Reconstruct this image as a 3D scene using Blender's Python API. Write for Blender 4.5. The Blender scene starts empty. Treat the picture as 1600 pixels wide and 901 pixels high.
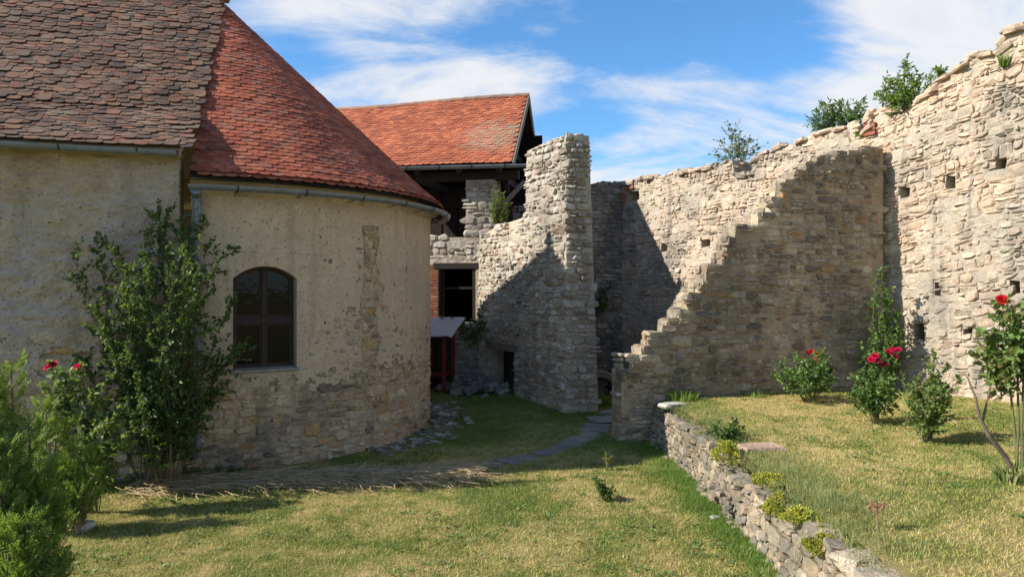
import bpy, math, random
import numpy as np
from mathutils import Vector, Matrix, noise, geometry

scene = bpy.context.scene
COL = scene.collection
EYE = 2.6
FPX = 1150.0          # focal length measured on the 1600 px wide photograph

# ------------------------------------------------------------------ camera
cam_data = bpy.data.cameras.new('camera')
cam_data.sensor_width = 36.0
cam_data.lens = 36.0 * FPX / 1600.0
cam_data.clip_start = 0.05
cam_data.clip_end = 3000.0
cam = bpy.data.objects.new('camera', cam_data)
cam.location = (0, 0, EYE)
cam.rotation_euler = (math.radians(90), 0, 0)
COL.objects.link(cam)
scene.camera = cam

# ------------------------------------------------------------------ light
SUN_ELEV = math.radians(35.5)
SUN_TRAVEL = math.radians(10.5)       # heading the sunlight travels, from +X towards +Y
sun_dir = Vector((math.cos(SUN_TRAVEL) * math.cos(SUN_ELEV), math.sin(SUN_TRAVEL) * math.cos(SUN_ELEV), -math.sin(SUN_ELEV)))
sd = bpy.data.lights.new('sun', 'SUN')
sd.energy = 3.9
sd.angle = math.radians(0.53)
sd.color = (1.0, 0.95, 0.875)
so = bpy.data.objects.new('sun', sd)
so.rotation_euler = sun_dir.to_track_quat('-Z', 'Y').to_euler()
so.location = (-30, 0, 30)
COL.objects.link(so)

scene.view_settings.view_transform = 'Standard'
scene.view_settings.look = 'None'
scene.view_settings.gamma = 1.0
scene.view_settings.use_curve_mapping = False
scene.view_settings.exposure = 1.05
scene.cycles.max_bounces = 5
scene.cycles.diffuse_bounces = 3
scene.cycles.transparent_max_bounces = 6


def nd(nt, kind, ins=None, **props):
    n = nt.nodes.new(kind)
    for k, v in props.items():
        setattr(n, k, v)
    for k, v in (ins or {}).items():
        if isinstance(v, bpy.types.NodeSocket):
            nt.links.new(v, n.inputs[k])
        else:
            n.inputs[k].default_value = v
    return n


def ramp(nt, fac, stops, interp='LINEAR'):
    n = nt.nodes.new('ShaderNodeValToRGB')
    n.color_ramp.interpolation = interp
    el = n.color_ramp.elements
    while len(el) < len(stops):
        el.new(0.5)
    for e, (p, c) in zip(el, stops):
        e.position = p
        e.color = (*c, 1) if len(c) == 3 else c
    nt.links.new(fac, n.inputs[0])
    return n.outputs[0]


def mth(nt, op, a, b=0.0, c=0.0, clamp=False):
    n = nt.nodes.new('ShaderNodeMath')
    n.operation = op
    n.use_clamp = clamp
    for i, v in enumerate((a, b, c)):
        if isinstance(v, bpy.types.NodeSocket):
            nt.links.new(v, n.inputs[i])
        else:
            n.inputs[i].default_value = v
    return n.outputs[0]


def mixc(nt, fac, a, b, mode='MIX'):
    n = nt.nodes.new('ShaderNodeMix')
    n.data_type = 'RGBA'
    n.blend_type = mode
    for i, v in ((0, fac), (6, a), (7, b)):
        if isinstance(v, bpy.types.NodeSocket):
            nt.links.new(v, n.inputs[i])
        else:
            n.inputs[i].default_value = (*v, 1) if (i > 0 and len(v) == 3) else v
    return n.outputs[2]


def sstep(nt, x, lo, hi):
    n = nt.nodes.new('ShaderNodeMapRange')
    n.interpolation_type = 'SMOOTHSTEP'
    nt.links.new(x, n.inputs[0])
    n.inputs[1].default_value = lo
    n.inputs[2].default_value = hi
    return n.outputs[0]


# ------------------------------------------------------------------ sky
world = bpy.data.worlds.new('World')
scene.world = world
world.use_nodes = True
wt = world.node_tree
wt.nodes.clear()
sky = nd(wt, 'ShaderNodeTexSky', sky_type='NISHITA', sun_disc=False)
sky.sun_elevation = SUN_ELEV
sky.sun_rotation = math.atan2(-sun_dir.x, -sun_dir.y)
sky.altitude = 300
sky.air_density = 1.0
sky.dust_density = 0.15
sky.ozone_density = 3.0
tc = nd(wt, 'ShaderNodeTexCoord')
sep = nd(wt, 'ShaderNodeSeparateXYZ', {0: tc.outputs['Generated']})
zc = mth(wt, 'ADD', mth(wt, 'MAXIMUM', sep.outputs[2], 0.0), 0.34)
cx = mth(wt, 'DIVIDE', sep.outputs[0], zc)
cy = mth(wt, 'DIVIDE', sep.outputs[1], zc)
cv = nd(wt, 'ShaderNodeCombineXYZ', {0: cx, 1: cy, 2: 0.0})
mp = nd(wt, 'ShaderNodeMapping', {0: cv.outputs[0], 'Location': (5.3, 2.35, 1.7), 'Rotation': (0, 0, math.radians(-12)), 'Scale': (0.90, 1.75, 1.0)})
n1 = nd(wt, 'ShaderNodeTexNoise', {'Vector': mp.outputs[0], 'Scale': 1.9, 'Detail': 10.0, 'Roughness': 0.60, 'Distortion': 0.35})
n2 = nd(wt, 'ShaderNodeTexNoise', {'Vector': mp.outputs[0], 'Scale': 0.8, 'Detail': 2.0, 'Roughness': 0.5})
dens = mth(wt, 'ADD', mth(wt, 'MULTIPLY', n1.outputs[0], 0.70), mth(wt, 'MULTIPLY', n2.outputs[0], 0.30))
dens = mth(wt, 'ADD', dens, mth(wt, 'MULTIPLY', mth(wt, 'SUBTRACT', 0.30, sep.outputs[2]), 0.26))
# broad clear lanes and banks of the cloud deck (directions on the sky)
for (px_, py_, rad_, amp_) in ((1060, 45, 0.17, -0.16), (1230, 60, 0.09, -0.10), (905, 192, 0.055, -0.17), (840, 40, 0.10, -0.06), (520, 10, 0.14, 0.05), (700, 125, 0.14, 0.10), (1450, 60, 0.22, 0.05), (1000, 140, 0.10, 0.10), (640, 80, 0.08, -0.13), (470, 95, 0.07, -0.13), (760, 60, 0.05, -0.06)):
    dv = Vector(((px_ - 800) / FPX, 1.0, (450 - py_) / FPX)).normalized()
    df = nd(wt, 'ShaderNodeVectorMath', {0: tc.outputs['Generated'], 1: tuple(dv)}, operation='SUBTRACT')
    df = nd(wt, 'ShaderNodeVectorMath', {0: df.outputs[0], 1: (1.0, 1.0, 2.0)}, operation='MULTIPLY')
    ln = nd(wt, 'ShaderNodeVectorMath', {0: df.outputs[0]}, operation='LENGTH').outputs['Value']
    g = mth(wt, 'POWER', 2.718, mth(wt, 'MULTIPLY', mth(wt, 'POWER', mth(wt, 'DIVIDE', ln, rad_), 2.0), -1.0))
    dens = mth(wt, 'ADD', dens, mth(wt, 'MULTIPLY', g, amp_))
cl = sstep(wt, dens, 0.43, 0.60)
clc = ramp(wt, dens, [(0.44, (2.5, 2.65, 2.9)), (0.60, (2.9, 2.92, 2.96)), (0.80, (2.35, 2.45, 2.65))])
skyc = mixc(wt, mth(wt, 'MULTIPLY', cl, 0.95), mixc(wt, 1.0, sky.outputs[0], (0.34, 0.54, 0.66), 'MULTIPLY'), clc)
bg = nd(wt, 'ShaderNodeBackground', {'Color': skyc, 'Strength': 0.15})
wo = nd(wt, 'ShaderNodeOutputWorld', {0: bg.outputs[0]})

# ------------------------------------------------------------------ object helpers
WLOC = {}


def put(o, parent=None, wloc=(0, 0, 0)):
    wloc = Vector(wloc)
    COL.objects.link(o)
    WLOC[o.name] = wloc
    if parent is not None:
        o.parent = parent
        o.location = wloc - WLOC[parent.name]
    else:
        o.location = wloc
    return o


def tag(o, label, cat, group=None):
    o['label'] = label
    o['category'] = cat
    if group:
        o['group'] = group
    return o


def thing(name, label, cat, loc, group=None):
    o = bpy.data.objects.new(name, None)
    o.empty_display_size = 0.2
    put(o, None, loc)
    return tag(o, label, cat, group)


class MB:
    def __init__(self):
        self.v = []
        self.f = []

    def add(self, vs, fs):
        b = len(self.v)
        self.v.extend([tuple(p) for p in vs])
        self.f.extend([tuple(i + b for i in f) for f in fs])
        return self

    def box(self, o, ax, ay, az):
        """box from corner o spanned by three edge vectors"""
        o, ax, ay, az = Vector(o), Vector(ax), Vector(ay), Vector(az)
        if ax.cross(ay).dot(az) < 0:
            ax, ay = ay, ax
        p = [o, o + ax, o + ax + ay, o + ay]
        q = [x + az for x in p]
        return self.add(p + q, [(3, 2, 1, 0), (4, 5, 6, 7), (0, 1, 5, 4), (1, 2, 6, 5), (2, 3, 7, 6), (3, 0, 4, 7)])

    def bar(self, a, b, w, h, up=(0, 0, 1)):
        a, b = Vector(a), Vector(b)
        d = (b - a).normalized()
        s = d.cross(Vector(up))
        if s.length < 1e-4:
            s = d.cross(Vector((1, 0, 0)))
        s.normalize()
        t = s.cross(d).normalized()
        return self.box(a - s * w / 2 - t * h / 2, s * w, t * h, b - a)

    def tube(self, pts, rad, n=6, cap=True):
        pts = [Vector(p) for p in pts]
        rings = []
        last = None
        for i, p in enumerate(pts):
            d = (pts[min(i + 1, len(pts) - 1)] - pts[max(i - 1, 0)])
            d = d.normalized() if d.length > 1e-9 else Vector((0, 0, 1))
            if last is None:
                a = d.orthogonal().normalized()
            else:
                a = (last - d * last.dot(d))
                a = a.normalized() if a.length > 1e-6 else d.orthogonal().normalized()
            last = a
            b = d.cross(a)
            r = rad[i] if hasattr(rad, '__len__') else rad
            rings.append([p + (a * math.cos(2 * math.pi * k / n) + b * math.sin(2 * math.pi * k / n)) * r for k in range(n)])
        vs = [q for r in rings for q in r]
        fs = []
        for i in range(len(rings) - 1):
            for k in range(n):
                k2 = (k + 1) % n
                fs.append((i * n + k, i * n + k2, (i + 1) * n + k2, (i + 1) * n + k))
        if cap:
            fs.append(tuple(range(n - 1, -1, -1)))
            fs.append(tuple((len(rings) - 1) * n + k for k in range(n)))
        return self.add(vs, fs)

    def sweep(self, prof, pts, outs, cap=True):
        """closed profile of (outward, up) pairs swept along pts"""
        m = len(prof)
        vs = []
        for p, o in zip(pts, outs):
            p, o = Vector(p), Vector(o)
            for a, b in prof:
                vs.append(p + o * a + Vector((0, 0, b)))
        fs = []
        for i in range(len(pts) - 1):
            for k in range(m):
                k2 = (k + 1) % m
                fs.append((i * m + k, i * m + k2, (i + 1) * m + k2, (i + 1) * m + k))
        if cap:
            fs.append(tuple(range(m - 1, -1, -1)))
            fs.append(tuple((len(pts) - 1) * m + k for k in range(m)))
        return self.add(vs, fs)

    def build(self, name, mat, parent=None, smooth=False, stuff=False, centre=False):
        me = bpy.data.meshes.new(name)
        wl = Vector((0, 0, 0))
        vs = self.v
        if centre:
            a = np.array(vs)
            c = (a.min(0) + a.max(0)) / 2
            wl = Vector(c)
            vs = (a - c).tolist()
        me.from_pydata(vs, [], self.f)
        me.materials.append(mat)
        if smooth:
            me.polygons.foreach_set('use_smooth', [True] * len(me.polygons))
        o = bpy.data.objects.new(name, me)
        if stuff:
            o['kind'] = 'stuff'
        return put(o, parent, wl)


def np_mesh(name, V, F, mat, parent=None, stuff=False, smooth=False):
    """V (n,3), F (m,k) all faces with the same number of corners"""
    V = np.asarray(V, dtype=np.float32)
    F = np.asarray(F, dtype=np.int32)
    me = bpy.data.meshes.new(name)
    me.vertices.add(len(V))
    me.vertices.foreach_set('co', V.ravel())
    me.loops.add(F.size)
    me.loops.foreach_set('vertex_index', F.ravel())
    me.polygons.add(len(F))
    me.polygons.foreach_set('loop_start', np.arange(0, F.size, F.shape[1], dtype=np.int32))
    me.update(calc_edges=True)
    me.materials.append(mat)
    if smooth:
        me.polygons.foreach_set('use_smooth', np.ones(len(F), dtype=bool))
    o = bpy.data.objects.new(name, me)
    if stuff:
        o['kind'] = 'stuff'
    return put(o, parent)


def project(p):
    y = max(p[1], 0.1)
    return 800 + p[0] / y * FPX, 450.5 - (p[2] - EYE) / y * FPX


def on_line(px, P, D):
    """distance s along the plan line P + s D that is seen at column px, and its depth"""
    k = (px - 800) / FPX
    s = (k * P[1] - P[0]) / (D[0] - k * D[1])
    return s, P[1] + s * D[1]


def on_wall(px, py, P, D):
    s, d = on_line(px, P, D)
    return s, EYE + (450.5 - py) / FPX * d


def interp(pts):
    xs = [p[0] for p in pts]
    ys = [p[1] for p in pts]
    return lambda x: float(np.interp(x, xs, ys))


def nz(x, y=0.0, z=0.0):
    return noise.noise(Vector((x, y, z)))


def ground_z(x, y):
    t = min(max((y - 12.5) / 4.0, 0), 1)
    g = 0.16 * t * t * (3 - 2 * t) + 0.035 * nz(x * 0.5, y * 0.5, 3.3) + 0.012 * nz(x * 2.1, y * 2.1, 1.3)
    return g


def upper_z(x, y):
    return 0.66 + 0.045 * nz(x * 0.45, y * 0.45, 8.3) + 0.015 * nz(x * 1.9, y * 1.9, 5.0) + 0.012 * (x - 2.5)
# ------------------------------------------------------------------ materials
def new_mat(name):
    m = bpy.data.materials.new(name)
    m.use_nodes = True
    m.node_tree.nodes.clear()
    return m, m.node_tree


def rnd_socket(nt, mul=7.31):
    oi = nd(nt, 'ShaderNodeObjectInfo')
    ge = nd(nt, 'ShaderNodeNewGeometry')
    s = mth(nt, 'ADD', mth(nt, 'MULTIPLY', oi.outputs['Random'], mul), mth(nt, 'MULTIPLY', ge.outputs['Random Per Island'], 3.77))
    return mth(nt, 'FRACT', s), ge.outputs['Position']


def finish(nt, color, rough=0.9, normal=None, spec=0.3, metallic=0.0):
    p = nd(nt, 'ShaderNodeBsdfPrincipled', {'Base Color': color, 'Roughness': rough, 'Specular IOR Level': spec, 'Metallic': metallic})
    if normal is not None:
        nt.links.new(normal, p.inputs['Normal'])
    nd(nt, 'ShaderNodeOutputMaterial', {0: p.outputs[0]})
    return p


def noise_s(nt, pos, scale, detail=4.0, rough=0.6, dist=0.0):
    return nd(nt, 'ShaderNodeTexNoise', {'Vector': pos, 'Scale': scale, 'Detail': detail, 'Roughness': rough, 'Distortion': dist}).outputs[0]


def bump(nt, h, strength=0.5, dist=0.02, normal=None):
    b = nd(nt, 'ShaderNodeBump', {'Strength': strength, 'Distance': dist, 'Height': h})
    if normal is not None:
        nt.links.new(normal, b.inputs['Normal'])
    return b.outputs[0]


def weather(nt, pos, c):
    """large uneven tint and run-off streaks shared by stones and mortar"""
    big = noise_s(nt, pos, 0.45, 4.0, 0.6)
    c = mixc(nt, 1.0, c, ramp(nt, big, [(0.36, (0.74, 0.73, 0.72)), (0.62, (1.16, 1.11, 1.03))]), 'MULTIPLY')
    mpn = nd(nt, 'ShaderNodeMapping', {0: pos, 'Scale': (2.2, 2.2, 0.22)})
    st = noise_s(nt, mpn.outputs[0], 1.0, 4.0, 0.62)
    return mixc(nt, mth(nt, 'MULTIPLY', sstep(nt, st, 0.55, 0.70), 0.5), c, (0.17, 0.15, 0.125))


def stone_mat(name, cols, stain=None, stain_col=(0.10, 0.095, 0.085), warm=None, bump_s=0.85, speck=0.5):
    m, nt = new_mat(name)
    r, pos = rnd_socket(nt)
    k = len(cols)
    c = ramp(nt, r, [(i / k, x) for i, x in enumerate(cols)], 'CONSTANT')
    fine = noise_s(nt, pos, 34.0, 5.0, 0.7)
    mid = noise_s(nt, pos, 9.0, 4.0, 0.6)
    c = mixc(nt, 1.0, c, ramp(nt, fine, [(0.28, (1 - speck,) * 3), (0.72, (1 + speck * 0.55,) * 3)]), 'MULTIPLY')
    c = mixc(nt, 1.0, c, ramp(nt, mid, [(0.3, (0.72, 0.73, 0.76)), (0.7, (1.18, 1.15, 1.08))]), 'MULTIPLY')
    if warm:
        c = mixc(nt, mth(nt, 'MULTIPLY', sstep(nt, noise_s(nt, pos, warm[1], 3.0), 0.42, 0.62), warm[2]), c, warm[0])
    if stain:
        scale, lo, hi, amt = stain
        s = noise_s(nt, pos, scale, 6.0, 0.68)
        c = mixc(nt, mth(nt, 'MULTIPLY', sstep(nt, s, lo, hi), amt), c, stain_col)
    c = weather(nt, pos, c)
    h = mth(nt, 'ADD', mth(nt, 'MULTIPLY', fine, 0.5), mid)
    finish(nt, c, 0.95, bump(nt, h, bump_s, 0.03), 0.15)
    return m


def mortar_mat(name, a, b, scale=7.0):
    m, nt = new_mat(name)
    pos = nd(nt, 'ShaderNodeNewGeometry').outputs['Position']
    n = noise_s(nt, pos, scale, 7.0, 0.7)
    n2 = noise_s(nt, pos, 55.0, 4.0, 0.7)
    c = ramp(nt, n, [(0.3, a), (0.7, b)])
    c = mixc(nt, 1.0, c, ramp(nt, n2, [(0.3, (0.66,) * 3), (0.7, (1.2,) * 3)]), 'MULTIPLY')
    c = weather(nt, pos, c)
    finish(nt, c, 0.97, bump(nt, mth(nt, 'ADD', n, mth(nt, 'MULTIPLY', n2, 0.4)), 1.0, 0.04), 0.1)
    return m


STONE_SUN = stone_mat('curtain_stone', [(0.492, 0.427, 0.341), (0.396, 0.338, 0.266), (0.553, 0.496, 0.406), (0.458, 0.375, 0.292), (0.354, 0.318, 0.268), (0.522, 0.457, 0.371), (0.439, 0.388, 0.323), (0.593, 0.535, 0.442), (0.487, 0.401, 0.322)],
                      stain=(1.2, 0.46, 0.60, 0.62), stain_col=(0.24, 0.215, 0.18), warm=((0.60, 0.42, 0.29), 0.45, 0.5))
STONE_STAIR = stone_mat('stair_stone', [(0.439, 0.374, 0.277), (0.350, 0.292, 0.213), (0.493, 0.428, 0.321), (0.394, 0.333, 0.243), (0.238, 0.202, 0.163), (0.457, 0.392, 0.292), (0.530, 0.465, 0.361), (0.379, 0.329, 0.250), (0.432, 0.374, 0.284), (0.399, 0.277, 0.170), (0.475, 0.411, 0.310)],
                        stain=(1.5, 0.49, 0.62, 0.75), stain_col=(0.12, 0.108, 0.094))
STONE_PIER = stone_mat('pier_stone', [(0.533, 0.496, 0.421), (0.434, 0.397, 0.329), (0.583, 0.546, 0.471), (0.482, 0.437, 0.362), (0.367, 0.329, 0.284), (0.502, 0.457, 0.382), (0.392, 0.302, 0.235), (0.557, 0.527, 0.467)],
                       stain=(1.6, 0.54, 0.70, 0.55), stain_col=(0.19, 0.18, 0.16))
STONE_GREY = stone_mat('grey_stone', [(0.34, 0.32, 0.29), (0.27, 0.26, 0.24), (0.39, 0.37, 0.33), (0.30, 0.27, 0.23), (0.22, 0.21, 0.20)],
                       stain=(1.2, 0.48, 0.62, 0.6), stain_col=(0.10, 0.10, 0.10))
STONE_CHAPEL = stone_mat('chapel_stone', [(0.60, 0.49, 0.34), (0.52, 0.42, 0.295), (0.64, 0.53, 0.38), (0.56, 0.45, 0.31), (0.38, 0.31, 0.235), (0.58, 0.47, 0.325), (0.62, 0.51, 0.365), (0.57, 0.37, 0.17), (0.53, 0.43, 0.31), (0.55, 0.45, 0.32), (0.30, 0.245, 0.19), (0.58, 0.44, 0.32), (0.61, 0.50, 0.355)],
                         stain=(1.5, 0.56, 0.70, 0.5), stain_col=(0.17, 0.14, 0.11))
STONE_WALL = stone_mat('retaining_stone', [(0.36, 0.305, 0.235), (0.28, 0.24, 0.19), (0.42, 0.365, 0.29), (0.35, 0.27, 0.20), (0.22, 0.20, 0.17), (0.39, 0.315, 0.24)],
                       stain=(2.2, 0.48, 0.62, 0.6), stain_col=(0.16, 0.15, 0.105))
STONE_PALE = stone_mat('pale_stone', [(0.62, 0.60, 0.56), (0.52, 0.50, 0.46), (0.58, 0.54, 0.48)], speck=0.3)
STONE_FOOT = stone_mat('footing_stone', [(0.34, 0.29, 0.23), (0.24, 0.205, 0.16), (0.58, 0.54, 0.48), (0.18, 0.155, 0.125), (0.28, 0.24, 0.19), (0.48, 0.44, 0.38)], speck=0.5, stain=(3.0, 0.50, 0.64, 0.6))
STONE_HEAP = stone_mat('heap_stone', [(0.26, 0.24, 0.22), (0.19, 0.18, 0.17), (0.34, 0.32, 0.29), (0.22, 0.19, 0.16)], speck=0.4)
MORTAR_SUN = mortar_mat('mortar_light', (0.40, 0.345, 0.275), (0.56, 0.495, 0.405))
MORTAR_DARK = mortar_mat('mortar_dark', (0.33, 0.265, 0.18), (0.48, 0.39, 0.27))
MORTAR_CHAPEL = mortar_mat('mortar_chapel', (0.45, 0.355, 0.235), (0.60, 0.48, 0.33))
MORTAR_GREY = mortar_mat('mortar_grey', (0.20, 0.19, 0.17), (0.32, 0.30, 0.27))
EARTH = mortar_mat('earth', (0.085, 0.062, 0.040), (0.16, 0.12, 0.08), 3.0)
SLAB = mortar_mat('path_concrete', (0.22, 0.20, 0.17), (0.36, 0.335, 0.29), 3.0)
CONCRETE = mortar_mat('weathered_concrete', (0.17, 0.15, 0.12), (0.27, 0.24, 0.20), 4.0)
SILL = mortar_mat('grey_render', (0.30, 0.28, 0.25), (0.40, 0.37, 0.33), 5.0)
REVEAL = mortar_mat('smooth_render', (0.54, 0.42, 0.26), (0.64, 0.51, 0.33), 3.0)


def plaster_mat(name, a, b, grey, grey_amt):
    m, nt = new_mat(name)
    ge = nd(nt, 'ShaderNodeNewGeometry')
    pos = ge.outputs['Position']
    big = noise_s(nt, pos, 0.9, 5.0, 0.65)
    mid = noise_s(nt, pos, 5.0, 6.0, 0.7)
    fine = noise_s(nt, pos, 60.0, 3.0, 0.7)
    wob = nd(nt, 'ShaderNodeTexNoise', {'Vector': pos, 'Scale': 14.0, 'Detail': 3.0})
    wv = nd(nt, 'ShaderNodeVectorMath', {0: wob.outputs[1], 1: (0.09, 0.09, 0.05)}, operation='MULTIPLY')
    wv = nd(nt, 'ShaderNodeVectorMath', {0: wv.outputs[0], 1: pos}, operation='ADD')
    vo = nd(nt, 'ShaderNodeTexVoronoi', {'Vector': wv.outputs[0], 'Scale': 13.0, 'Randomness': 1.0})
    pits = sstep(nt, vo.outputs['Distance'], 0.10, 0.22)
    c = ramp(nt, mid, [(0.28, a), (0.72, b)])
    c = mixc(nt, mth(nt, 'MULTIPLY', sstep(nt, big, 0.44, 0.62), grey_amt), c, grey)
    c = mixc(nt, 1.0, c, ramp(nt, fine, [(0.3, (0.74,) * 3), (0.7, (1.16,) * 3)]), 'MULTIPLY')
    pm = mth(nt, 'MULTIPLY', mth(nt, 'SUBTRACT', 1.0, pits), sstep(nt, mid, 0.42, 0.56))
    c = mixc(nt, mth(nt, 'MULTIPLY', pm, 0.68), c, (0.17, 0.12, 0.08))
    streak = nd(nt, 'ShaderNodeMapping', {0: pos, 'Scale': (2.6, 2.6, 0.25)})
    st = noise_s(nt, streak.outputs[0], 1.0, 4.0, 0.6)
    c = mixc(nt, mth(nt, 'MULTIPLY', sstep(nt, st, 0.50, 0.70), 0.5), c, (0.29, 0.225, 0.155))
    h = mth(nt, 'ADD', mth(nt, 'MULTIPLY', mid, 1.2), mth(nt, 'ADD', mth(nt, 'MULTIPLY', fine, 0.22), mth(nt, 'MULTIPLY', pits, 0.25)))
    finish(nt, c, 0.96, bump(nt, h, 1.0, 0.05), 0.12)
    return m


PLASTER = plaster_mat('apse_plaster', (0.53, 0.40, 0.265), (0.69, 0.545, 0.38), (0.49, 0.395, 0.29), 0.6)
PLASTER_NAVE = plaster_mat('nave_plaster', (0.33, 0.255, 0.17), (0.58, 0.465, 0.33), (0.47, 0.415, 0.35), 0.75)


def tile_mat(name, cols, lich=None, lichen_col=(0.26, 0.235, 0.20), patch=None, rough=0.88):
    m, nt = new_mat(name)
    r, pos = rnd_socket(nt, 5.17)
    k = len(cols)
    c = ramp(nt, r, [(i / k, x) for i, x in enumerate(cols)], 'CONSTANT')
    fine = noise_s(nt, pos, 42.0, 4.0, 0.7)
    big = noise_s(nt, pos, 1.1, 5.0, 0.65)
    c = mixc(nt, 1.0, c, ramp(nt, fine, [(0.3, (0.68,) * 3), (0.7, (1.22,) * 3)]), 'MULTIPLY')
    c = mixc(nt, 1.0, c, ramp(nt, big, [(0.35, (0.78, 0.76, 0.76)), (0.65, (1.12, 1.1, 1.08))]), 'MULTIPLY')
    if lich:
        s = noise_s(nt, pos, lich[0], 5.0, 0.7)
        c = mixc(nt, mth(nt, 'MULTIPLY', sstep(nt, s, lich[1], lich[2]), lich[3]), c, lichen_col)
    if patch:
        ctr, rad, amt = patch
        d = nd(nt, 'ShaderNodeVectorMath', {0: pos, 1: ctr}, operation='SUBTRACT')
        d = nd(nt, 'ShaderNodeVectorMath', {0: d.outputs[0], 1: (1 / rad[0], 1 / rad[1], 1 / rad[2])}, operation='MULTIPLY')
        ln = nd(nt, 'ShaderNodeVectorMath', {0: d.outputs[0]}, operation='LENGTH').outputs['Value']
        ln = mth(nt, 'ADD', ln, mth(nt, 'MULTIPLY', mth(nt, 'SUBTRACT', noise_s(nt, pos, 3.0, 5.0, 0.7), 0.5), 2.2))
        msk = mth(nt, 'SUBTRACT', 1.0, sstep(nt, ln, 0.55, 1.1))
        msk = mth(nt, 'MULTIPLY', msk, mth(nt, 'ADD', 0.35, mth(nt, 'MULTIPLY', r, 0.65)))
        c = mixc(nt, mth(nt, 'MULTIPLY', msk, amt), c, (0.30, 0.25, 0.17))
    finish(nt, c, rough, bump(nt, fine, 0.5, 0.012), 0.2)
    return m


TILE_OLD = tile_mat('old_tile', [(0.155, 0.090, 0.060), (0.115, 0.072, 0.052), (0.185, 0.110, 0.072), (0.135, 0.088, 0.063), (0.215, 0.118, 0.073), (0.090, 0.061, 0.048), (0.165, 0.113, 0.079), (0.20, 0.092, 0.059)],
                    lich=(2.2, 0.54, 0.70, 0.5), lichen_col=(0.24, 0.20, 0.14))
TILE_RED = tile_mat('red_tile', [(0.41, 0.120, 0.064), (0.33, 0.094, 0.054), (0.46, 0.150, 0.081), (0.38, 0.107, 0.057), (0.29, 0.090, 0.056), (0.43, 0.132, 0.070), (0.35, 0.145, 0.092)],
                    lich=(1.7, 0.62, 0.74, 0.45), lichen_col=(0.33, 0.23, 0.16))
TILE_ORANGE = tile_mat('orange_tile', [(0.42, 0.128, 0.062), (0.36, 0.105, 0.053), (0.47, 0.160, 0.078), (0.40, 0.118, 0.057), (0.32, 0.100, 0.054)],
                       lich=(2.0, 0.62, 0.75, 0.4), lichen_col=(0.35, 0.25, 0.16), patch=((-0.45, 19.3, 6.55), (0.9, 1.9, 0.58), 0.75))
RIDGE = tile_mat('ridge_clay', [(0.34, 0.19, 0.13), (0.40, 0.21, 0.13), (0.30, 0.20, 0.15)], lich=(4.0, 0.48, 0.62, 0.6))
BRICK = tile_mat('brick', [(0.36, 0.13, 0.07), (0.42, 0.17, 0.09), (0.30, 0.11, 0.065), (0.46, 0.22, 0.12)], lich=(6.0, 0.55, 0.7, 0.4))


def wood_mat(name, a, b, rough=0.8):
    m, nt = new_mat(name)
    ge = nd(nt, 'ShaderNodeTexCoord')
    mpn = nd(nt, 'ShaderNodeMapping', {0: ge.outputs['Object'], 'Scale': (14, 14, 1.6)})
    n = noise_s(nt, mpn.outputs[0], 2.0, 6.0, 0.7, 1.5)
    finish(nt, ramp(nt, n, [(0.3, a), (0.7, b)]), rough, bump(nt, n, 0.4, 0.008), 0.25)
    return m


WOOD_DARK = wood_mat('dark_timber', (0.018, 0.013, 0.010), (0.045, 0.033, 0.025))
WOOD_GREY = wood_mat('grey_timber', (0.12, 0.10, 0.085), (0.22, 0.19, 0.16))
WOOD_FRAME = wood_mat('window_timber', (0.022, 0.014, 0.010), (0.055, 0.035, 0.024), 0.6)
WOOD_RED = wood_mat('red_painted_timber', (0.12, 0.010, 0.010), (0.20, 0.02, 0.018), 0.6)
BARK = wood_mat('bark', (0.10, 0.075, 0.05), (0.22, 0.17, 0.12), 0.9)
STEM = wood_mat('green_stem', (0.10, 0.11, 0.04), (0.17, 0.16, 0.07), 0.8)


def metal_mat(name, a, b, rough, metallic):
    m, nt = new_mat(name)
    pos = nd(nt, 'ShaderNodeNewGeometry').outputs['Position']
    n = noise_s(nt, pos, 6.0, 6.0, 0.7)
    finish(nt, ramp(nt, n, [(0.3, a), (0.7, b)]), rough, bump(nt, n, 0.15, 0.01), 0.4, metallic)
    return m


ZINC = metal_mat('weathered_zinc', (0.13, 0.15, 0.17), (0.24, 0.265, 0.29), 0.55, 0.35)
IRON = metal_mat('bracket_iron', (0.03, 0.03, 0.03), (0.07, 0.06, 0.055), 0.7, 0.2)
SHEET = metal_mat('sheet_roof', (0.40, 0.42, 0.44), (0.55, 0.57, 0.59), 0.5, 0.2)

_m, _nt = new_mat('dark_window_glass')
_pos = nd(_nt, 'ShaderNodeNewGeometry').outputs['Position']
_n = noise_s(_nt, _pos, 3.0, 3.0)
finish(_nt, (0.003, 0.003, 0.004, 1), 0.05, bump(_nt, _n, 0.10, 0.03), 0.22)
GLASS = _m
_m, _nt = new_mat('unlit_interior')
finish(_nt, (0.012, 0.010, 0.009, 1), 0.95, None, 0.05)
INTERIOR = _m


def leaf_mat(name, cols, transl=0.35, tcol=(0.30, 0.42, 0.05), rough=0.5, patch=None):
    m, nt = new_mat(name)
    r, pos = rnd_socket(nt, 3.3)
    k = len(cols)
    c = ramp(nt, r, [(i / max(k - 1, 1), x) for i, x in enumerate(cols)])
    big = noise_s(nt, pos, 4.0, 3.0)
    c = mixc(nt, 1.0, c, ramp(nt, big, [(0.3, (0.72, 0.75, 0.72)), (0.7, (1.25, 1.2, 1.15))]), 'MULTIPLY')
    p = nd(nt, 'ShaderNodeBsdfPrincipled', {'Base Color': c, 'Roughness': rough, 'Specular IOR Level': 0.35})
    t = nd(nt, 'ShaderNodeBsdfTranslucent', {'Color': mixc(nt, 0.6, c, tcol)})
    mx = nd(nt, 'ShaderNodeMixShader', {0: transl, 1: p.outputs[0], 2: t.outputs[0]})
    nd(nt, 'ShaderNodeOutputMaterial', {0: mx.outputs[0]})
    return m


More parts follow.
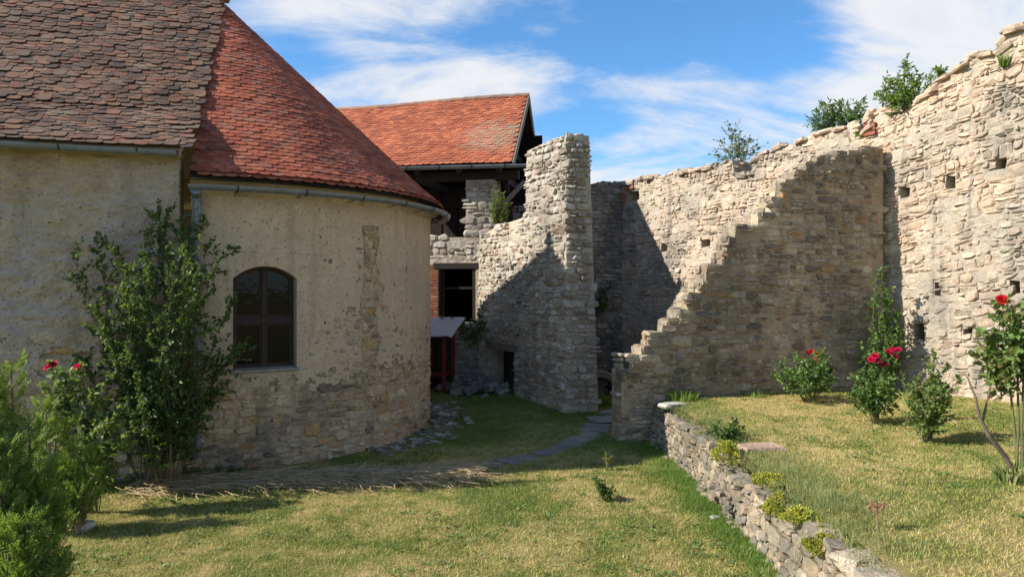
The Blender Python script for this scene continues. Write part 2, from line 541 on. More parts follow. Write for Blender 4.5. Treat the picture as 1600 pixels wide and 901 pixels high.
LEAF_SHRUB = leaf_mat('shrub_leaf', [(0.030, 0.062, 0.020), (0.05, 0.098, 0.026), (0.08, 0.145, 0.036), (0.13, 0.19, 0.05)], 0.3)
LEAF_CONIFER = leaf_mat('conifer_leaf', [(0.09, 0.15, 0.03), (0.15, 0.235, 0.04), (0.22, 0.31, 0.06), (0.29, 0.36, 0.08)], 0.4)
LEAF_ROSE = leaf_mat('rose_leaf', [(0.045, 0.105, 0.03), (0.08, 0.16, 0.04), (0.12, 0.21, 0.05), (0.17, 0.24, 0.065)], 0.3)
LEAF_ROSE_PALE = leaf_mat('young_rose_leaf', [(0.13, 0.22, 0.055), (0.18, 0.28, 0.07), (0.11, 0.18, 0.055), (0.25, 0.27, 0.09), (0.19, 0.12, 0.06)], 0.35)
LEAF_WALL = leaf_mat('wall_plant_leaf', [(0.10, 0.18, 0.04), (0.16, 0.26, 0.055), (0.22, 0.32, 0.08)], 0.4)
LEAF_GREYGREEN = leaf_mat('grey_green_leaf', [(0.19, 0.23, 0.13), (0.25, 0.29, 0.17), (0.15, 0.20, 0.10)], 0.35)
LEAF_OLIVE = leaf_mat('olive_leaf', [(0.14, 0.17, 0.045), (0.20, 0.22, 0.06), (0.27, 0.27, 0.09)], 0.35)
LEAF_TREE = leaf_mat('walnut_leaf', [(0.06, 0.12, 0.04), (0.09, 0.165, 0.05), (0.12, 0.20, 0.06)], 0.35)
LEAF_IVY = leaf_mat('ivy_leaf', [(0.03, 0.07, 0.02), (0.06, 0.12, 0.03), (0.11, 0.18, 0.04)], 0.25)
SEDUM = leaf_mat('sedum_leaf', [(0.36, 0.36, 0.045), (0.46, 0.43, 0.06), (0.27, 0.32, 0.05), (0.55, 0.47, 0.08)], 0.2)
PETAL = leaf_mat('rose_petal', [(0.48, 0.012, 0.055), (0.60, 0.02, 0.09), (0.40, 0.008, 0.04)], 0.25, (0.7, 0.02, 0.1))
PETAL_RED = leaf_mat('red_rose_petal', [(0.55, 0.012, 0.012), (0.62, 0.02, 0.02), (0.45, 0.008, 0.01)], 0.25, (0.7, 0.02, 0.02))
DRY = leaf_mat('dry_flower', [(0.30, 0.16, 0.09), (0.40, 0.24, 0.14), (0.22, 0.12, 0.07)], 0.1, (0.4, 0.25, 0.1), 0.9)
STRAW = leaf_mat('straw', [(0.40, 0.29, 0.15), (0.55, 0.42, 0.24), (0.26, 0.18, 0.10), (0.46, 0.33, 0.17)], 0.15, (0.4, 0.3, 0.12), 0.8)
TWIG_BROWN = leaf_mat('brown_leaf', [(0.20, 0.10, 0.05), (0.28, 0.14, 0.07)], 0.2, (0.3, 0.15, 0.05), 0.8)


def grass_color(nt, pos, shift=0.0):
    a = noise_s(nt, pos, 0.62, 5.0, 0.62, 0.6)
    b = noise_s(nt, pos, 3.1, 4.0, 0.65)
    s = mth(nt, 'ADD', mth(nt, 'MULTIPLY', a, 0.65), mth(nt, 'MULTIPLY', b, 0.35))
    s = mth(nt, 'ADD', 0.5, mth(nt, 'MULTIPLY', mth(nt, 'SUBTRACT', s, 0.5), 1.6))
    return mth(nt, 'ADD', s, shift)


def grass_mats(tagname, shift):
    m, nt = new_mat('grass_blades_' + tagname)
    r, pos = rnd_socket(nt)
    s = grass_color(nt, pos, shift)
    s = mth(nt, 'ADD', s, mth(nt, 'MULTIPLY', mth(nt, 'SUBTRACT', r, 0.5), 0.38))
    c = ramp(nt, s, [(0.30, (0.17, 0.24, 0.045)), (0.42, (0.32, 0.34, 0.075)), (0.52, (0.50, 0.44, 0.135)), (0.64, (0.64, 0.51, 0.23))])
    p = nd(nt, 'ShaderNodeBsdfPrincipled', {'Base Color': c, 'Roughness': 0.7, 'Specular IOR Level': 0.2})
    t = nd(nt, 'ShaderNodeBsdfTranslucent', {'Color': c})
    mx = nd(nt, 'ShaderNodeMixShader', {0: 0.35, 1: p.outputs[0], 2: t.outputs[0]})
    nd(nt, 'ShaderNodeOutputMaterial', {0: mx.outputs[0]})
    g, nt = new_mat('turf_' + tagname)
    pos = nd(nt, 'ShaderNodeNewGeometry').outputs['Position']
    s = grass_color(nt, pos, shift)
    f = noise_s(nt, pos, 38.0, 5.0, 0.75)
    s2 = mth(nt, 'ADD', s, mth(nt, 'MULTIPLY', mth(nt, 'SUBTRACT', f, 0.5), 0.3))
    c = ramp(nt, s2, [(0.33, (0.10, 0.125, 0.03)), (0.45, (0.18, 0.175, 0.05)), (0.56, (0.30, 0.24, 0.09)), (0.68, (0.42, 0.31, 0.15))])
    finish(nt, c, 0.95, bump(nt, f, 0.9, 0.03), 0.1)
    return m, g


BLADE, TURF = grass_mats('lower', -0.005)
BLADE_UP, TURF_UP = grass_mats('upper', 0.01)
LUSH = leaf_mat('lush_grass', [(0.09, 0.17, 0.025), (0.14, 0.23, 0.035), (0.19, 0.27, 0.06)], 0.3)
TUFT = leaf_mat('grey_grass', [(0.13, 0.19, 0.05), (0.20, 0.25, 0.08), (0.32, 0.32, 0.13), (0.48, 0.40, 0.20)], 0.3)
# ------------------------------------------------------------------ masonry
def emit(parent, pool, mat, name='stone', limit=300):
    """pool of (verts, faces): the ones that show largest become parts, the rest one part of kind stuff"""
    scored = []
    for vs, fs in pool:
        a = np.array(vs)
        c = (a.min(0) + a.max(0)) / 2
        px, py = project(c)
        ext = np.sort(a.max(0) - a.min(0))[::-1]
        sc = ext[0] * ext[1] * (FPX / max(c[1], 0.5)) ** 2
        if not (-20 < px < 1620 and -20 < py < 921) or c[1] < 1:
            sc *= 0.001
        scored.append((sc, a, fs, c))
    scored.sort(key=lambda t: -t[0])
    for sc, a, fs, c in scored[:limit]:
        me = bpy.data.meshes.new(name)
        me.from_pydata((a - c).tolist(), [], fs)
        me.materials.append(mat)
        put(bpy.data.objects.new(name, me), parent, c)
    if len(scored) > limit:
        mb = MB()
        for sc, a, fs, c in scored[limit:]:
            mb.add(a.tolist(), fs)
        mb.build('small_' + name + 's', mat, parent, stuff=True)


def stone_geo(poly, M, p, rng, deep=0.03):
    """poly: list of (u,v) corners, counter-clockwise seen from outside"""
    cu = sum(q[0] for q in poly) / len(poly)
    cv_ = sum(q[1] for q in poly) / len(poly)
    out = []
    k = len(poly)
    for i in range(k):
        a, b, c = poly[i - 1], poly[i], poly[(i + 1) % k]
        t1, t2 = rng.uniform(0.12, 0.34), rng.uniform(0.12, 0.34)
        out.append((b[0] + (a[0] - b[0]) * t1, b[1] + (a[1] - b[1]) * t1))
        out.append((b[0] + (c[0] - b[0]) * t2, b[1] + (c[1] - b[1]) * t2))
    jw = 0.5 * (max(q[0] for q in poly) - min(q[0] for q in poly))
    jh = 0.5 * (max(q[1] for q in poly) - min(q[1] for q in poly))
    out = [(u + rng.gauss(0, 0.05) * jw, v + rng.gauss(0, 0.07) * jh) for u, v in out]
    n = len(out)
    tu, tv = rng.uniform(-0.5, 0.5) * p, rng.uniform(-0.5, 0.5) * p
    su = max(abs(q[0] - cu) for q in out) + 1e-4
    sv = max(abs(q[1] - cv_) for q in out) + 1e-4
    vs = []
    for (u, v) in out:
        vs.append(M(u, v, -deep))
    for (u, v) in out:
        vs.append(M(u + rng.uniform(-.004, .004), v + rng.uniform(-.004, .004), p * rng.uniform(0.35, 0.7)))
    s = rng.uniform(0.70, 0.86)
    for (u, v) in out:
        w = p * rng.uniform(0.85, 1.15) + tu * (u - cu) / su + tv * (v - cv_) / sv
        vs.append(M(cu + (u - cu) * s, cv_ + (v - cv_) * s, w))
    vs.append(M(cu + rng.uniform(-.2, .2) * su, cv_ + rng.uniform(-.2, .2) * sv, p * rng.uniform(0.95, 1.3)))
    fs = []
    for i in range(n):
        j = (i + 1) % n
        fs.append((i, j, n + j, n + i))
        fs.append((n + i, n + j, 2 * n + j, 2 * n + i))
        fs.append((2 * n + i, 2 * n + j, 3 * n))
    return vs, fs


def lay(rng, M, u0, u1, v0, v1, inside, course=(0.09, 0.20), aspect=(1.0, 2.8), gap=0.010, proud=(0.015, 0.05),
        tilt=0.0, split=0.35, wave=0.05, seed=0.0, skip=0.0, holes=()):
    """irregular coursed rubble: list of stones (verts, faces) on the surface M(u, v, w)"""
    pool = []
    uc = 0.5 * (u0 + u1)
    extra = abs(tilt) * (u1 - u0) * 0.5

    def wob(u, b):
        return wave * nz(u * 0.9, b * 1.7 + seed, seed) + wave * 0.45 * nz(u * 3.3, b * 2.9, seed + 4) + tilt * (u - uc)
    v = v0 - extra
    b = 0
    while v < v1 + extra:
        h = rng.uniform(*course)
        u = u0 - rng.uniform(0, 0.2)
        sl = rng.uniform(-0.2, 0.2) * h
        while u < u1:
            w = h * rng.uniform(*aspect)
            nsl = rng.uniform(-0.22, 0.22) * h
            parts = []
            if rng.random() < split and h > course[0] * 1.3:
                f = rng.uniform(0.35, 0.65)
                f2 = f + rng.uniform(-0.12, 0.12)
                if rng.random() < 0.5:
                    parts = [(0, 1, 0, f, 0, f2), (0, 1, f, 1, f2, 1)]
                else:
                    g = rng.uniform(0.35, 0.65)
                    parts = [(0, 1, 0, f, 0, f2), (0, g, f, 1, f, 1), (g, 1, f, 1, f2, 1)]
            else:
                parts = [(0, 1, 0, 1, 0, 1)]
            for (a0, a1, l0, l1, r0, r1) in parts:
                def pt(a, t):
                    uu = u + a * w + (sl * (1 - a) + nsl * a) * (t - 0.5)
                    vv = v + t * h + (wob(uu, b) * (1 - t) + wob(uu, b + 1) * t)
                    return uu, vv
                q = [pt(a0, l0), pt(a1, r0), pt(a1, r1), pt(a0, l1)]
                cu = sum(x[0] for x in q) / 4
                cvv = sum(x[1] for x in q) / 4
                if not inside(cu, cvv) or rng.random() < skip:
                    continue
                if any(q[0][0] < hx1 and q[1][0] > hx0 and min(q[0][1], q[1][1]) < hz1 and max(q[2][1], q[3][1]) > hz0 for hx0, hx1, hz0, hz1 in holes):
                    # trim the stone back to the hole's edge, or leave it out
                    hit = [hh for hh in holes if q[0][0] < hh[1] and q[1][0] > hh[0]][0]
                    if cu < hit[0]:
                        q = [(min(x[0], hit[0]), x[1]) for x in q]
                    elif cu > hit[1]:
                        q = [(max(x[0], hit[1]), x[1]) for x in q]
                    elif cvv > hit[3]:
                        q = [(x[0], max(x[1], hit[3])) for x in q]
                    elif cvv < hit[2]:
                        q = [(x[0], min(x[1], hit[2])) for x in q]
                    else:
                        continue
                gg = gap * rng.uniform(0.6, 1.8)
                hw = max(abs(x[0] - cu) for x in q)
                hh_ = max(abs(x[1] - cvv) for x in q)
                if hw < 0.02 or hh_ < 0.012:
                    continue
                fu, fv = max(0.5, 1 - gg / hw), max(0.5, 1 - gg / hh_)
                q = [(cu + (x[0] - cu) * fu + rng.uniform(-1, 1) * 0.05 * hw, cvv + (x[1] - cvv) * fv + rng.uniform(-1, 1) * 0.10 * hh_) for x in q]
                pool.append(stone_geo(q, M, rng.uniform(*proud), rng))
            u += w
            sl = nsl
        v += h
        b += 1
    return pool


_cube = [(x, y, z) for x in (-1, 0, 1) for y in (-1, 0, 1) for z in (-1, 0, 1) if not (x == y == z == 0)]
_cidx = {p: i for i, p in enumerate(_cube)}
_cf = []
for ax in range(3):
    for sg in (-1, 1):
        o1, o2 = (ax + 1) % 3, (ax + 2) % 3
        for i in (-1, 0):
            for j in (-1, 0):
                q = []
                for di, dj in ((0, 0), (1, 0), (1, 1), (0, 1)):
                    p = [0, 0, 0]
                    p[ax] = sg
                    p[o1] = i + di
                    p[o2] = j + dj
                    q.append(_cidx[tuple(p)])
                _cf.append(tuple(q if sg > 0 else q[::-1]))


def rock(rng, c, size, rotz=0.0, tiltx=0.0, tilty=0.0, rnd=0.4, jit=0.13):
    R = Matrix.Rotation(rotz, 3, 'Z') @ Matrix.Rotation(tiltx, 3, 'X') @ Matrix.Rotation(tilty, 3, 'Y')
    c = Vector(c)
    vs = []
    for p in _cube:
        p = Vector(p)
        s = p.normalized() * 1.15
        q = p.lerp(s, rnd)
        q = Vector((q.x * size[0] / 2 * (1 + rng.uniform(-jit, jit)), q.y * size[1] / 2 * (1 + rng.uniform(-jit, jit)), q.z * size[2] / 2 * (1 + rng.uniform(-jit, jit))))
        vs.append(c + R @ q)
    return vs, _cf


def plane_map(P, D, Nrm):
    P, D, Nrm = Vector((P[0], P[1], 0)), Vector((D[0], D[1], 0)), Vector((Nrm[0], Nrm[1], 0))

    def M(u, v, w):
        q = P + D * u + Nrm * w
        return (q.x, q.y, v)
    return M


def wall_core(parent, name, mat, M, outline, thick, holes=(), hole_depth=0.5, through=False):
    """solid wall body: outline in (u, v), openings as rectangles (u0, u1, v0, v1)"""
    def ring_of(h):
        u0, u1, v0, v1 = h
        q = [(u0, v0), (u0, v1), (u1, v1), (u1, v0)]
        if through or hole_depth < 0.42:
            k = 0.0 if through else 0.14
            rr = random.Random(int(abs(u0) * 1000))
            q = [(a + rr.uniform(-k, k) * (u1 - u0), b + rr.uniform(-k, k) * (v1 - v0)) for a, b in q]
        return q
    loops = [[Vector((u, v, 0)) for u, v in outline]]
    for u0, u1, v0, v1 in holes:
        loops.append([Vector((*q, 0)) for q in ring_of((u0, u1, v0, v1))])
    flat = [p for lp in loops for p in lp]
    tris = geometry.tessellate_polygon(loops)
    mb = MB()
    fs = []
    for t in tris:
        a, b, c = (flat[i] for i in t)
        fs.append(t if (b - a).cross(c - a).z > 0 else t[::-1])
    mb.add([M(p.x, p.y, 0) for p in flat], fs)
    n = len(outline)
    mb.add([M(u, v, 0) for u, v in outline] + [M(u, v, -thick) for u, v in outline],
           [(i, n + i, n + (i + 1) % n, (i + 1) % n) for i in range(n)])
    if through:
        mb.add([M(p.x, p.y, -thick) for p in flat], [t[::-1] for t in fs])
    else:
        back = geometry.tessellate_polygon([[Vector((u, v, 0)) for u, v in outline]])
        mb.add([M(u, v, -thick) for u, v in outline], [t[::-1] for t in back])
    for u0, u1, v0, v1 in holes:
        r = ring_of((u0, u1, v0, v1))
        r = [r[0], r[3], r[2], r[1]]
        d = thick if through else min(hole_depth, thick - 0.05)
        mb.add([M(u, v, 0) for u, v in r] + [M(u, v, -d) for u, v in r],
               [(0, 1, 5, 4), (1, 2, 6, 5), (2, 3, 7, 6), (3, 0, 4, 7)] + ([] if through else [(4, 5, 6, 7)]))
    return mb.build(name, mat, parent)


def bedding(parent, mat, M, u0, u1, v0, v1, inside, holes=(), res=0.05, base=0.010, amp=0.022, seed=0.0):
    """uneven mortar surface that half buries the stones"""
    def keep(u, v):
        return inside(u, v) and not any(h0 - res * .5 < u < h1 + res * .5 and z0 - res * .5 < v < z1 + res * .5 for h0, h1, z0, z1 in holes)
    sheet(M, u0, u0 + round((u1 - u0) / res) * res, v0, v0 + round((v1 - v0) / res) * res, res, keep,
          lambda u, v: base + amp * (1.1 * max(0.0, nz(u * 0.55, v * 0.7, seed + 9)) + nz(u * 1.3, v * 1.6, seed) * 0.8 + nz(u * 5, v * 6, seed + 3) * 0.6 + nz(u * 14, v * 16, seed + 5) * 0.35), -0.04).build('mortar', mat, parent)


def sheet(M, u0, u1, v0, v1, res, keep, rough, back=-0.05, jitter=0.3, rng=None):
    """thick render coat: grid over (u, v), cells where keep() fails are missing and get broken edges"""
    nu, nv = int(round((u1 - u0) / res)), int(round((v1 - v0) / res))
    kp = np.zeros((nu + 2, nv + 2), dtype=bool)
    for i in range(nu):
        for j in range(nv):
            kp[i + 1, j + 1] = keep(u0 + (i + .5) * res, v0 + (j + .5) * res)
    idx = -np.ones((nu + 1, nv + 1), dtype=int)
    mb = MB()

    def vert(i, j):
        if idx[i, j] < 0:
            u, v = u0 + i * res, v0 + j * res
            ju = jv = 0.0
            near = kp[i:i + 2, j:j + 2]
            if rng and not near.all():
                ju, jv = rng.uniform(-jitter, jitter) * res, rng.uniform(-jitter, jitter) * res
            idx[i, j] = len(mb.v)
            mb.v.append(tuple(M(u + ju, v + jv, rough(u, v))))
        return int(idx[i, j])
    low = {}

    def vlow(i, j):
        if (i, j) not in low:
            low[(i, j)] = len(mb.v)
            mb.v.append(tuple(M(u0 + i * res, v0 + j * res, back)))
        return low[(i, j)]
    for i in range(nu):
        for j in range(nv):
            if not kp[i + 1, j + 1]:
                continue
            a, b, c, d = vert(i, j), vert(i + 1, j), vert(i + 1, j + 1), vert(i, j + 1)
            mb.f.append((a, b, c, d))
            for (di, dj, e0, e1) in ((0, -1, (i, j), (i + 1, j)), (1, 0, (i + 1, j), (i + 1, j + 1)), (0, 1, (i + 1, j + 1), (i, j + 1)), (-1, 0, (i, j + 1), (i, j))):
                if not kp[i + 1 + di, j + 1 + dj]:
                    mb.f.append((vert(*e0), vlow(*e0), vlow(*e1), vert(*e1)))
    return mb


# ------------------------------------------------------------------ roof tiles
def tile_mesh(name, mat, w=0.174, L=0.215, t=0.012, bow=0.0):
    out = [(-w / 2, L), (-w / 2, 0.042), (-w * 0.38, 0.018), (-w * 0.17, 0.002), (w * 0.17, 0.002), (w * 0.38, 0.018), (w / 2, 0.042), (w / 2, L)]
    n = len(out)
    vs = [(x, y, t) for x, y in out] + [(x, y, 0.0) for x, y in out]
    fs = [tuple(range(n)), tuple(range(2 * n - 1, n - 1, -1))] + [(i, n + i, n + (i + 1) % n, (i + 1) % n) for i in range(n)]
    me = bpy.data.meshes.new(name)
    me.from_pydata(vs, [], fs)
    me.materials.append(mat)
    return me, np.array(vs), fs


def emit_tiles(parent, mats4, tm, name='roof_tile', limit=300):
    me, V, F = tm
    sc = []
    for m in mats4:
        c = m.translation
        px, py = project(c)
        s = (FPX / max(c.y, 1)) ** 2
        if not (-30 < px < 1630 and -30 < py < 931):
            s *= 0.001
        sc.append(s)
    order = np.argsort(-np.array(sc))
    base = WLOC[parent.name]
    for k in order[:limit]:
        o = bpy.data.objects.new(name, me)
        put(o, parent, mats4[k].translation)
        m = mats4[k].copy()
        m.translation = mats4[k].translation - base
        o.matrix_basis = m
    if len(order) > limit:
        mb = MB()
        Vh = np.c_[V, np.ones(len(V))]
        for k in order[limit:]:
            mb.add((Vh @ np.array(mats4[k]).T)[:, :3].tolist(), F)
        mb.build('small_' + name + 's', me.materials[0], parent, stuff=True)


LIFT = 6.0


def tile_matrix(rng, p, along, up, nrm, sx=1.0, wild=1.0):
    """a tile whose lower edge sits at p; its tail is lifted by the tiles under it"""
    lift = math.radians(LIFT + rng.uniform(-1.0, 1.0) * wild)
    yaw = math.radians(rng.gauss(0, 1.1) * wild)
    a = (along * math.cos(yaw) + up * math.sin(yaw)).normalized()
    u2 = nrm.cross(a).normalized()
    u3 = (u2 * math.cos(lift) - nrm * math.sin(lift)).normalized()
    n3 = a.cross(u3).normalized()
    q = p + nrm * (0.026 + rng.uniform(-.004, .006) * wild) + up * rng.gauss(0, 0.006) * wild
    m = Matrix(((a.x * sx, u3.x, n3.x, q.x), (a.y * sx, u3.y, n3.y, q.y), (a.z * sx, u3.z, n3.z, q.z), (0, 0, 0, 1)))
    return m
# ------------------------------------------------------------------ setting: ground
def axis_list(fine0, fine1, step, far):
    a = list(np.arange(fine0, fine1 + 1e-6, step))
    lo = [fine0 - x for x in (2, 6, 15, 40, 120, far)][::-1]
    hi = [fine1 + x for x in (2, 6, 15, 40, 120, far)]
    return lo + a + hi


gx, gy = axis_list(-9, 9, 0.2, 900), axis_list(2, 24, 0.2, 900)
mb = MB()
for y in gy:
    for x in gx:
        mb.v.append((x, y, ground_z(x, y)))
W_ = len(gx)
for j in range(len(gy) - 1):
    for i in range(W_ - 1):
        a = j * W_ + i
        mb.f.append((a, a + 1, a + W_ + 1, a + W_))
lawn = mb.build('lawn', TURF, smooth=True)
lawn['kind'] = 'structure'

# ------------------------------------------------------------------ chapel
CX, CY, R_ = -5.62, 14.08, 4.0
AX = Vector((0.957, 0.290, 0)).normalized()       # nave axis, pointing to the apse
NL = Vector((-AX.y, AX.x, 0))                      # away from the camera
CC = Vector((CX, CY, 0))
APEX_Z = 8.10
chapel = thing('chapel', 'plastered chapel with round apse, arched window and brown and red tiled roof', 'chapel', (CX, CY, 0))


def MA(u, v, w):                                   # apse surface, u = arc length from the nave corner
    a = u / R_
    q = CC + (-NL * math.cos(a) + AX * math.sin(a)) * (R_ + w)
    return (q.x, q.y, v)


NAVE_OFF = 0.12


def MN(u, v, w):                                   # nave front, u along the axis (negative to the left)
    q = CC - NL * (R_ + NAVE_OFF + w) + AX * u
    return (q.x, q.y, v)


def apse_u(px):
    best = min(range(0, 900), key=lambda k: abs(project(MA(k * 0.01, 2, 0))[0] - px) if k * 0.01 < 7.4 else 1e9)
    return best * 0.01


UW = apse_u(415)
US = apse_u(577)
WIN = dict(hw=0.445, z0=1.43, spring=2.74, top=2.92)
RES = 0.035
n_left = round((UW - 0.64) / RES)
n_right = round((UW + 0.64) / RES)
HU0, HU1 = n_left * RES, n_right * RES
V0 = 0.70
HV0, HV1 = V0 + round((WIN['z0'] - 0.10 - V0) / RES) * RES, V0 + round((3.12 - V0) / RES) * RES
UEND = 180 * RES
WALL_TOP = 4.12


def apse_keep(u, v):
    if HU0 < u < HU1 and HV0 < v < HV1:
        return False
    lim = 1.12 + 0.20 * nz(u * 1.3, 2.0) + 0.14 * nz(u * 5, v * 5, 1) + 0.10 * min(max((u - UW - 0.3), 0), 1.5)
    if v < lim:
        return False
    d = abs(u - US + 0.05 * nz(v * 2.0, 7.7)) - (0.17 + 0.06 * nz(v * 2.3, 4.4))
    n = nz(u * 5.5, v * 5.5, 9.0) * 0.6 + nz(u * 13, v * 13, 2.0) * 0.4
    if v < 3.62 and d < 0 and n > -0.42 - 0.10 * (v < 2.6):
        return False
    spread = 0.10 + 1.0 * max(0, 2.35 - v) + 0.22 * (v < 3.3)
    if d < spread and n > 0.14 + 0.4 * max(d, 0) / max(spread, .01) and v < 3.5 and u > US - 0.5:
        return False
    if v < lim + 0.55 and n > 0.05 + 0.8 * (v - lim):
        return False
    if n > 0.46 and u > UW + 0.8:
        return False
    return True


def apse_rough(u, v):
    return 0.028 + 0.014 * nz(u * 1.4, v * 1.4, 5) + 0.006 * nz(u * 7, v * 7, 2) + 0.003 * nz(u * 21, v * 21, 3)


rng = random.Random(11)
apse_core = sheet(MA, 0, UEND * 2, -0.3, WALL_TOP, 0.14, lambda u, v: not (UW - 0.54 < u < UW + 0.54 and WIN['z0'] - 0.06 < v < 3.04) and u < math.pi * R_, lambda u, v: -0.012 + 0.01 * nz(u * 4, v * 4), -0.3)
apse_core = apse_core.build('apse_wall', MORTAR_CHAPEL, chapel)
bedding(apse_core, MORTAR_CHAPEL, MA, 0.05, 7.0, -0.1, 3.7, lambda u, v: not (HU0 - 0.1 < u < HU1 + 0.1 and v > HV0 - 0.1) and (v < 1.95 or (abs(u - US) < 0.9 and u > US - 0.5)), amp=0.014, base=0.004, seed=12)
sheet(MA, 0, UEND, V0, V0 + round((WALL_TOP - V0) / RES) * RES, RES, apse_keep, apse_rough, -0.03, 0.35, rng).build('apse_plaster', PLASTER, chapel, smooth=False)


def exposed(u, v):
    if v < 1.55:
        return True
    return abs(u - US) < 0.5 + 1.2 * max(0, 2.5 - v) and v < 3.62


pool = lay(random.Random(5), MA, 0.0, 7.0, -0.12, 2.0, lambda u, v: v < 1.95 and not (HU0 - .05 < u < HU1 + .05 and v > HV0 - .1), (0.065, 0.15), (1.0, 2.8), 0.006, (0.010, 0.035), wave=0.09, seed=3.0, split=0.45)
pool += lay(random.Random(6), MA, US - 0.9, US + 1.3, 1.55, 3.75, lambda u, v: abs(u - US) < 0.25 + 1.2 * max(0, 2.5 - v) and v < 3.66 and v > 1.93, (0.07, 0.16), (0.9, 2.2), 0.008, (0.012, 0.034), wave=0.08, seed=8.0)
emit(apse_core, pool, STONE_CHAPEL)


# nave front
NAVE_L = -6.0
NAVE_R = -0.14
NAVE_TOP = 4.46
nres = 0.032


def nave_keep(u, v):
    lim = 1.45 + 0.16 * nz(u * 1.1, 12.0) + 0.10 * nz(u * 5, v * 5, 21)
    n = nz(u * 3.2, v * 3.2, 31.0) * 0.6 + nz(u * 9, v * 9, 32.0) * 0.4
    if v < lim:
        return False
    if v < 1.95 and n > 0.12:
        return False
    return True


def nave_rough(u, v):
    return 0.045 + 0.030 * nz(u * 1.3, v * 1.3, 45) + 0.036 * nz(u * 2.6, v * 6.0, 42) + 0.026 * nz(u * 7, v * 14, 43) + 0.012 * nz(u * 18, v * 30, 44)


NU = round((NAVE_R - NAVE_L) / nres)
nave_core = wall_core(chapel, 'nave_wall', MORTAR_CHAPEL, MN, [(NAVE_L, -0.3), (NAVE_R, -0.3), (NAVE_R, NAVE_TOP), (NAVE_L, NAVE_TOP)], 0.4)
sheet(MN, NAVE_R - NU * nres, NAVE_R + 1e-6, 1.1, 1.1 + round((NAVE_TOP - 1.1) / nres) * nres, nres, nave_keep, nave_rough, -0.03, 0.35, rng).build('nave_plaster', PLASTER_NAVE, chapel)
pool = lay(random.Random(15), MN, -3.9, NAVE_R, -0.12, 2.1, lambda u, v: v < 2.0 and u < NAVE_R - 0.03, (0.10, 0.24), (1.0, 2.6), 0.010, (0.012, 0.045), wave=0.08, seed=13.0)
emit(nave_core, pool, STONE_CHAPEL, limit=200)
# the far sides of the nave close the building
mb = MB()
for s_ in (NAVE_L,):
    mb.box(CC + AX * s_ - NL * (R_ - 0.3), AX * 0.3, NL * (2 * R_ - 0.6), Vector((0, 0, NAVE_TOP)))
mb.box(CC + AX * NAVE_L + NL * (R_ - 0.3), AX * (-NAVE_L), NL * 0.4, Vector((0, 0, NAVE_TOP)))
mb.build('rear_wall', PLASTER_NAVE, chapel)

# ---- window
wroot_c = Vector(MA(UW, 0, 0))
wn = (wroot_c - CC); wn.z = 0; wn.normalize()
wtn = Vector((-wn.y, wn.x, 0))
if wtn.x < 0:
    wtn = -wtn


def arch(hw, z0, spring, top, n=14):
    """outline from lower left, up and over the segmental head, to lower right"""
    rise = top - spring
    Rr = (hw * hw + rise * rise) / (2 * rise)
    zc_ = top - Rr
    a0 = math.asin(hw / Rr)
    pts = [(-hw, z0 + (spring - z0) * k / 6) for k in range(6)]
    pts += [(Rr * math.sin(-a0 + 2 * a0 * k / n), zc_ + Rr * math.cos(-a0 + 2 * a0 * k / n)) for k in range(n + 1)]
    pts += [(hw, spring - (spring - z0) * k / 6) for k in range(1, 7)]
    pts += [(hw - 2 * hw * k / 8, z0) for k in range(1, 8)]
    return pts


def WF(x, z, dep):                                 # flat window plane, dep behind the wall line at the centre
    q = wroot_c + wtn * x - wn * dep
    return (q.x, q.y, z)


oa = arch(WIN['hw'], WIN['z0'], WIN['spring'], WIN['top'])
no = len(oa)
rv = [MA(UW + x, z, apse_rough(UW + x, z)) for x, z in oa]
ru = (UW - HU0, HU1 - UW)
cz = 0.5 * (HV0 + HV1)


def to_rect(x, z):
    dx, dz = x, z - cz
    t = 1e9
    if dx > 1e-6:
        t = min(t, ru[1] / dx)
    if dx < -1e-6:
        t = min(t, ru[0] / -dx)
    if dz > 1e-6:
        t = min(t, (HV1 - cz) / dz)
    if dz < -1e-6:
        t = min(t, (cz - HV0) / -dz)
    return dx * t, cz + dz * t


outline2 = list(oa)
corners = [(-ru[0], HV0), (-ru[0], HV1), (ru[1], HV1), (ru[1], HV0)]
ring = [to_rect(x, z) for x, z in oa]
for c in corners:                                  # pull the nearest ring point into each corner
    k = min(range(no), key=lambda i: (ring[i][0] - c[0]) ** 2 + (ring[i][1] - c[1]) ** 2)
    ring[k] = c
mb = MB()
STEPS = 8
for k in range(STEPS + 1):
    f = k / STEPS
    for (x, z), (x2, z2) in zip(oa, ring):
        xx, zz = x + (x2 - x) * f, z + (z2 - z) * f
        mb.v.append(MA(UW + xx, zz, apse_rough(UW + xx, zz)))
for k in range(STEPS):
    for i in range(no):
        j = (i + 1) % no
        mb.f.append((k * no + i, (k + 1) * no + i, (k + 1) * no + j, k * no + j))
mb.build('window_surround', PLASTER, chapel)
mb = MB()
DEP = 0.17
mb.v = [tuple(p) for p in rv] + [WF(x * 0.965, z if z > WIN['z0'] + 0.01 else z + 0.03, DEP) for x, z in oa]
mb.f = [(i, (i + 1) % no, no + (i + 1) % no, no + i) for i in range(no)]
mb.build('window_reveal', REVEAL, chapel)
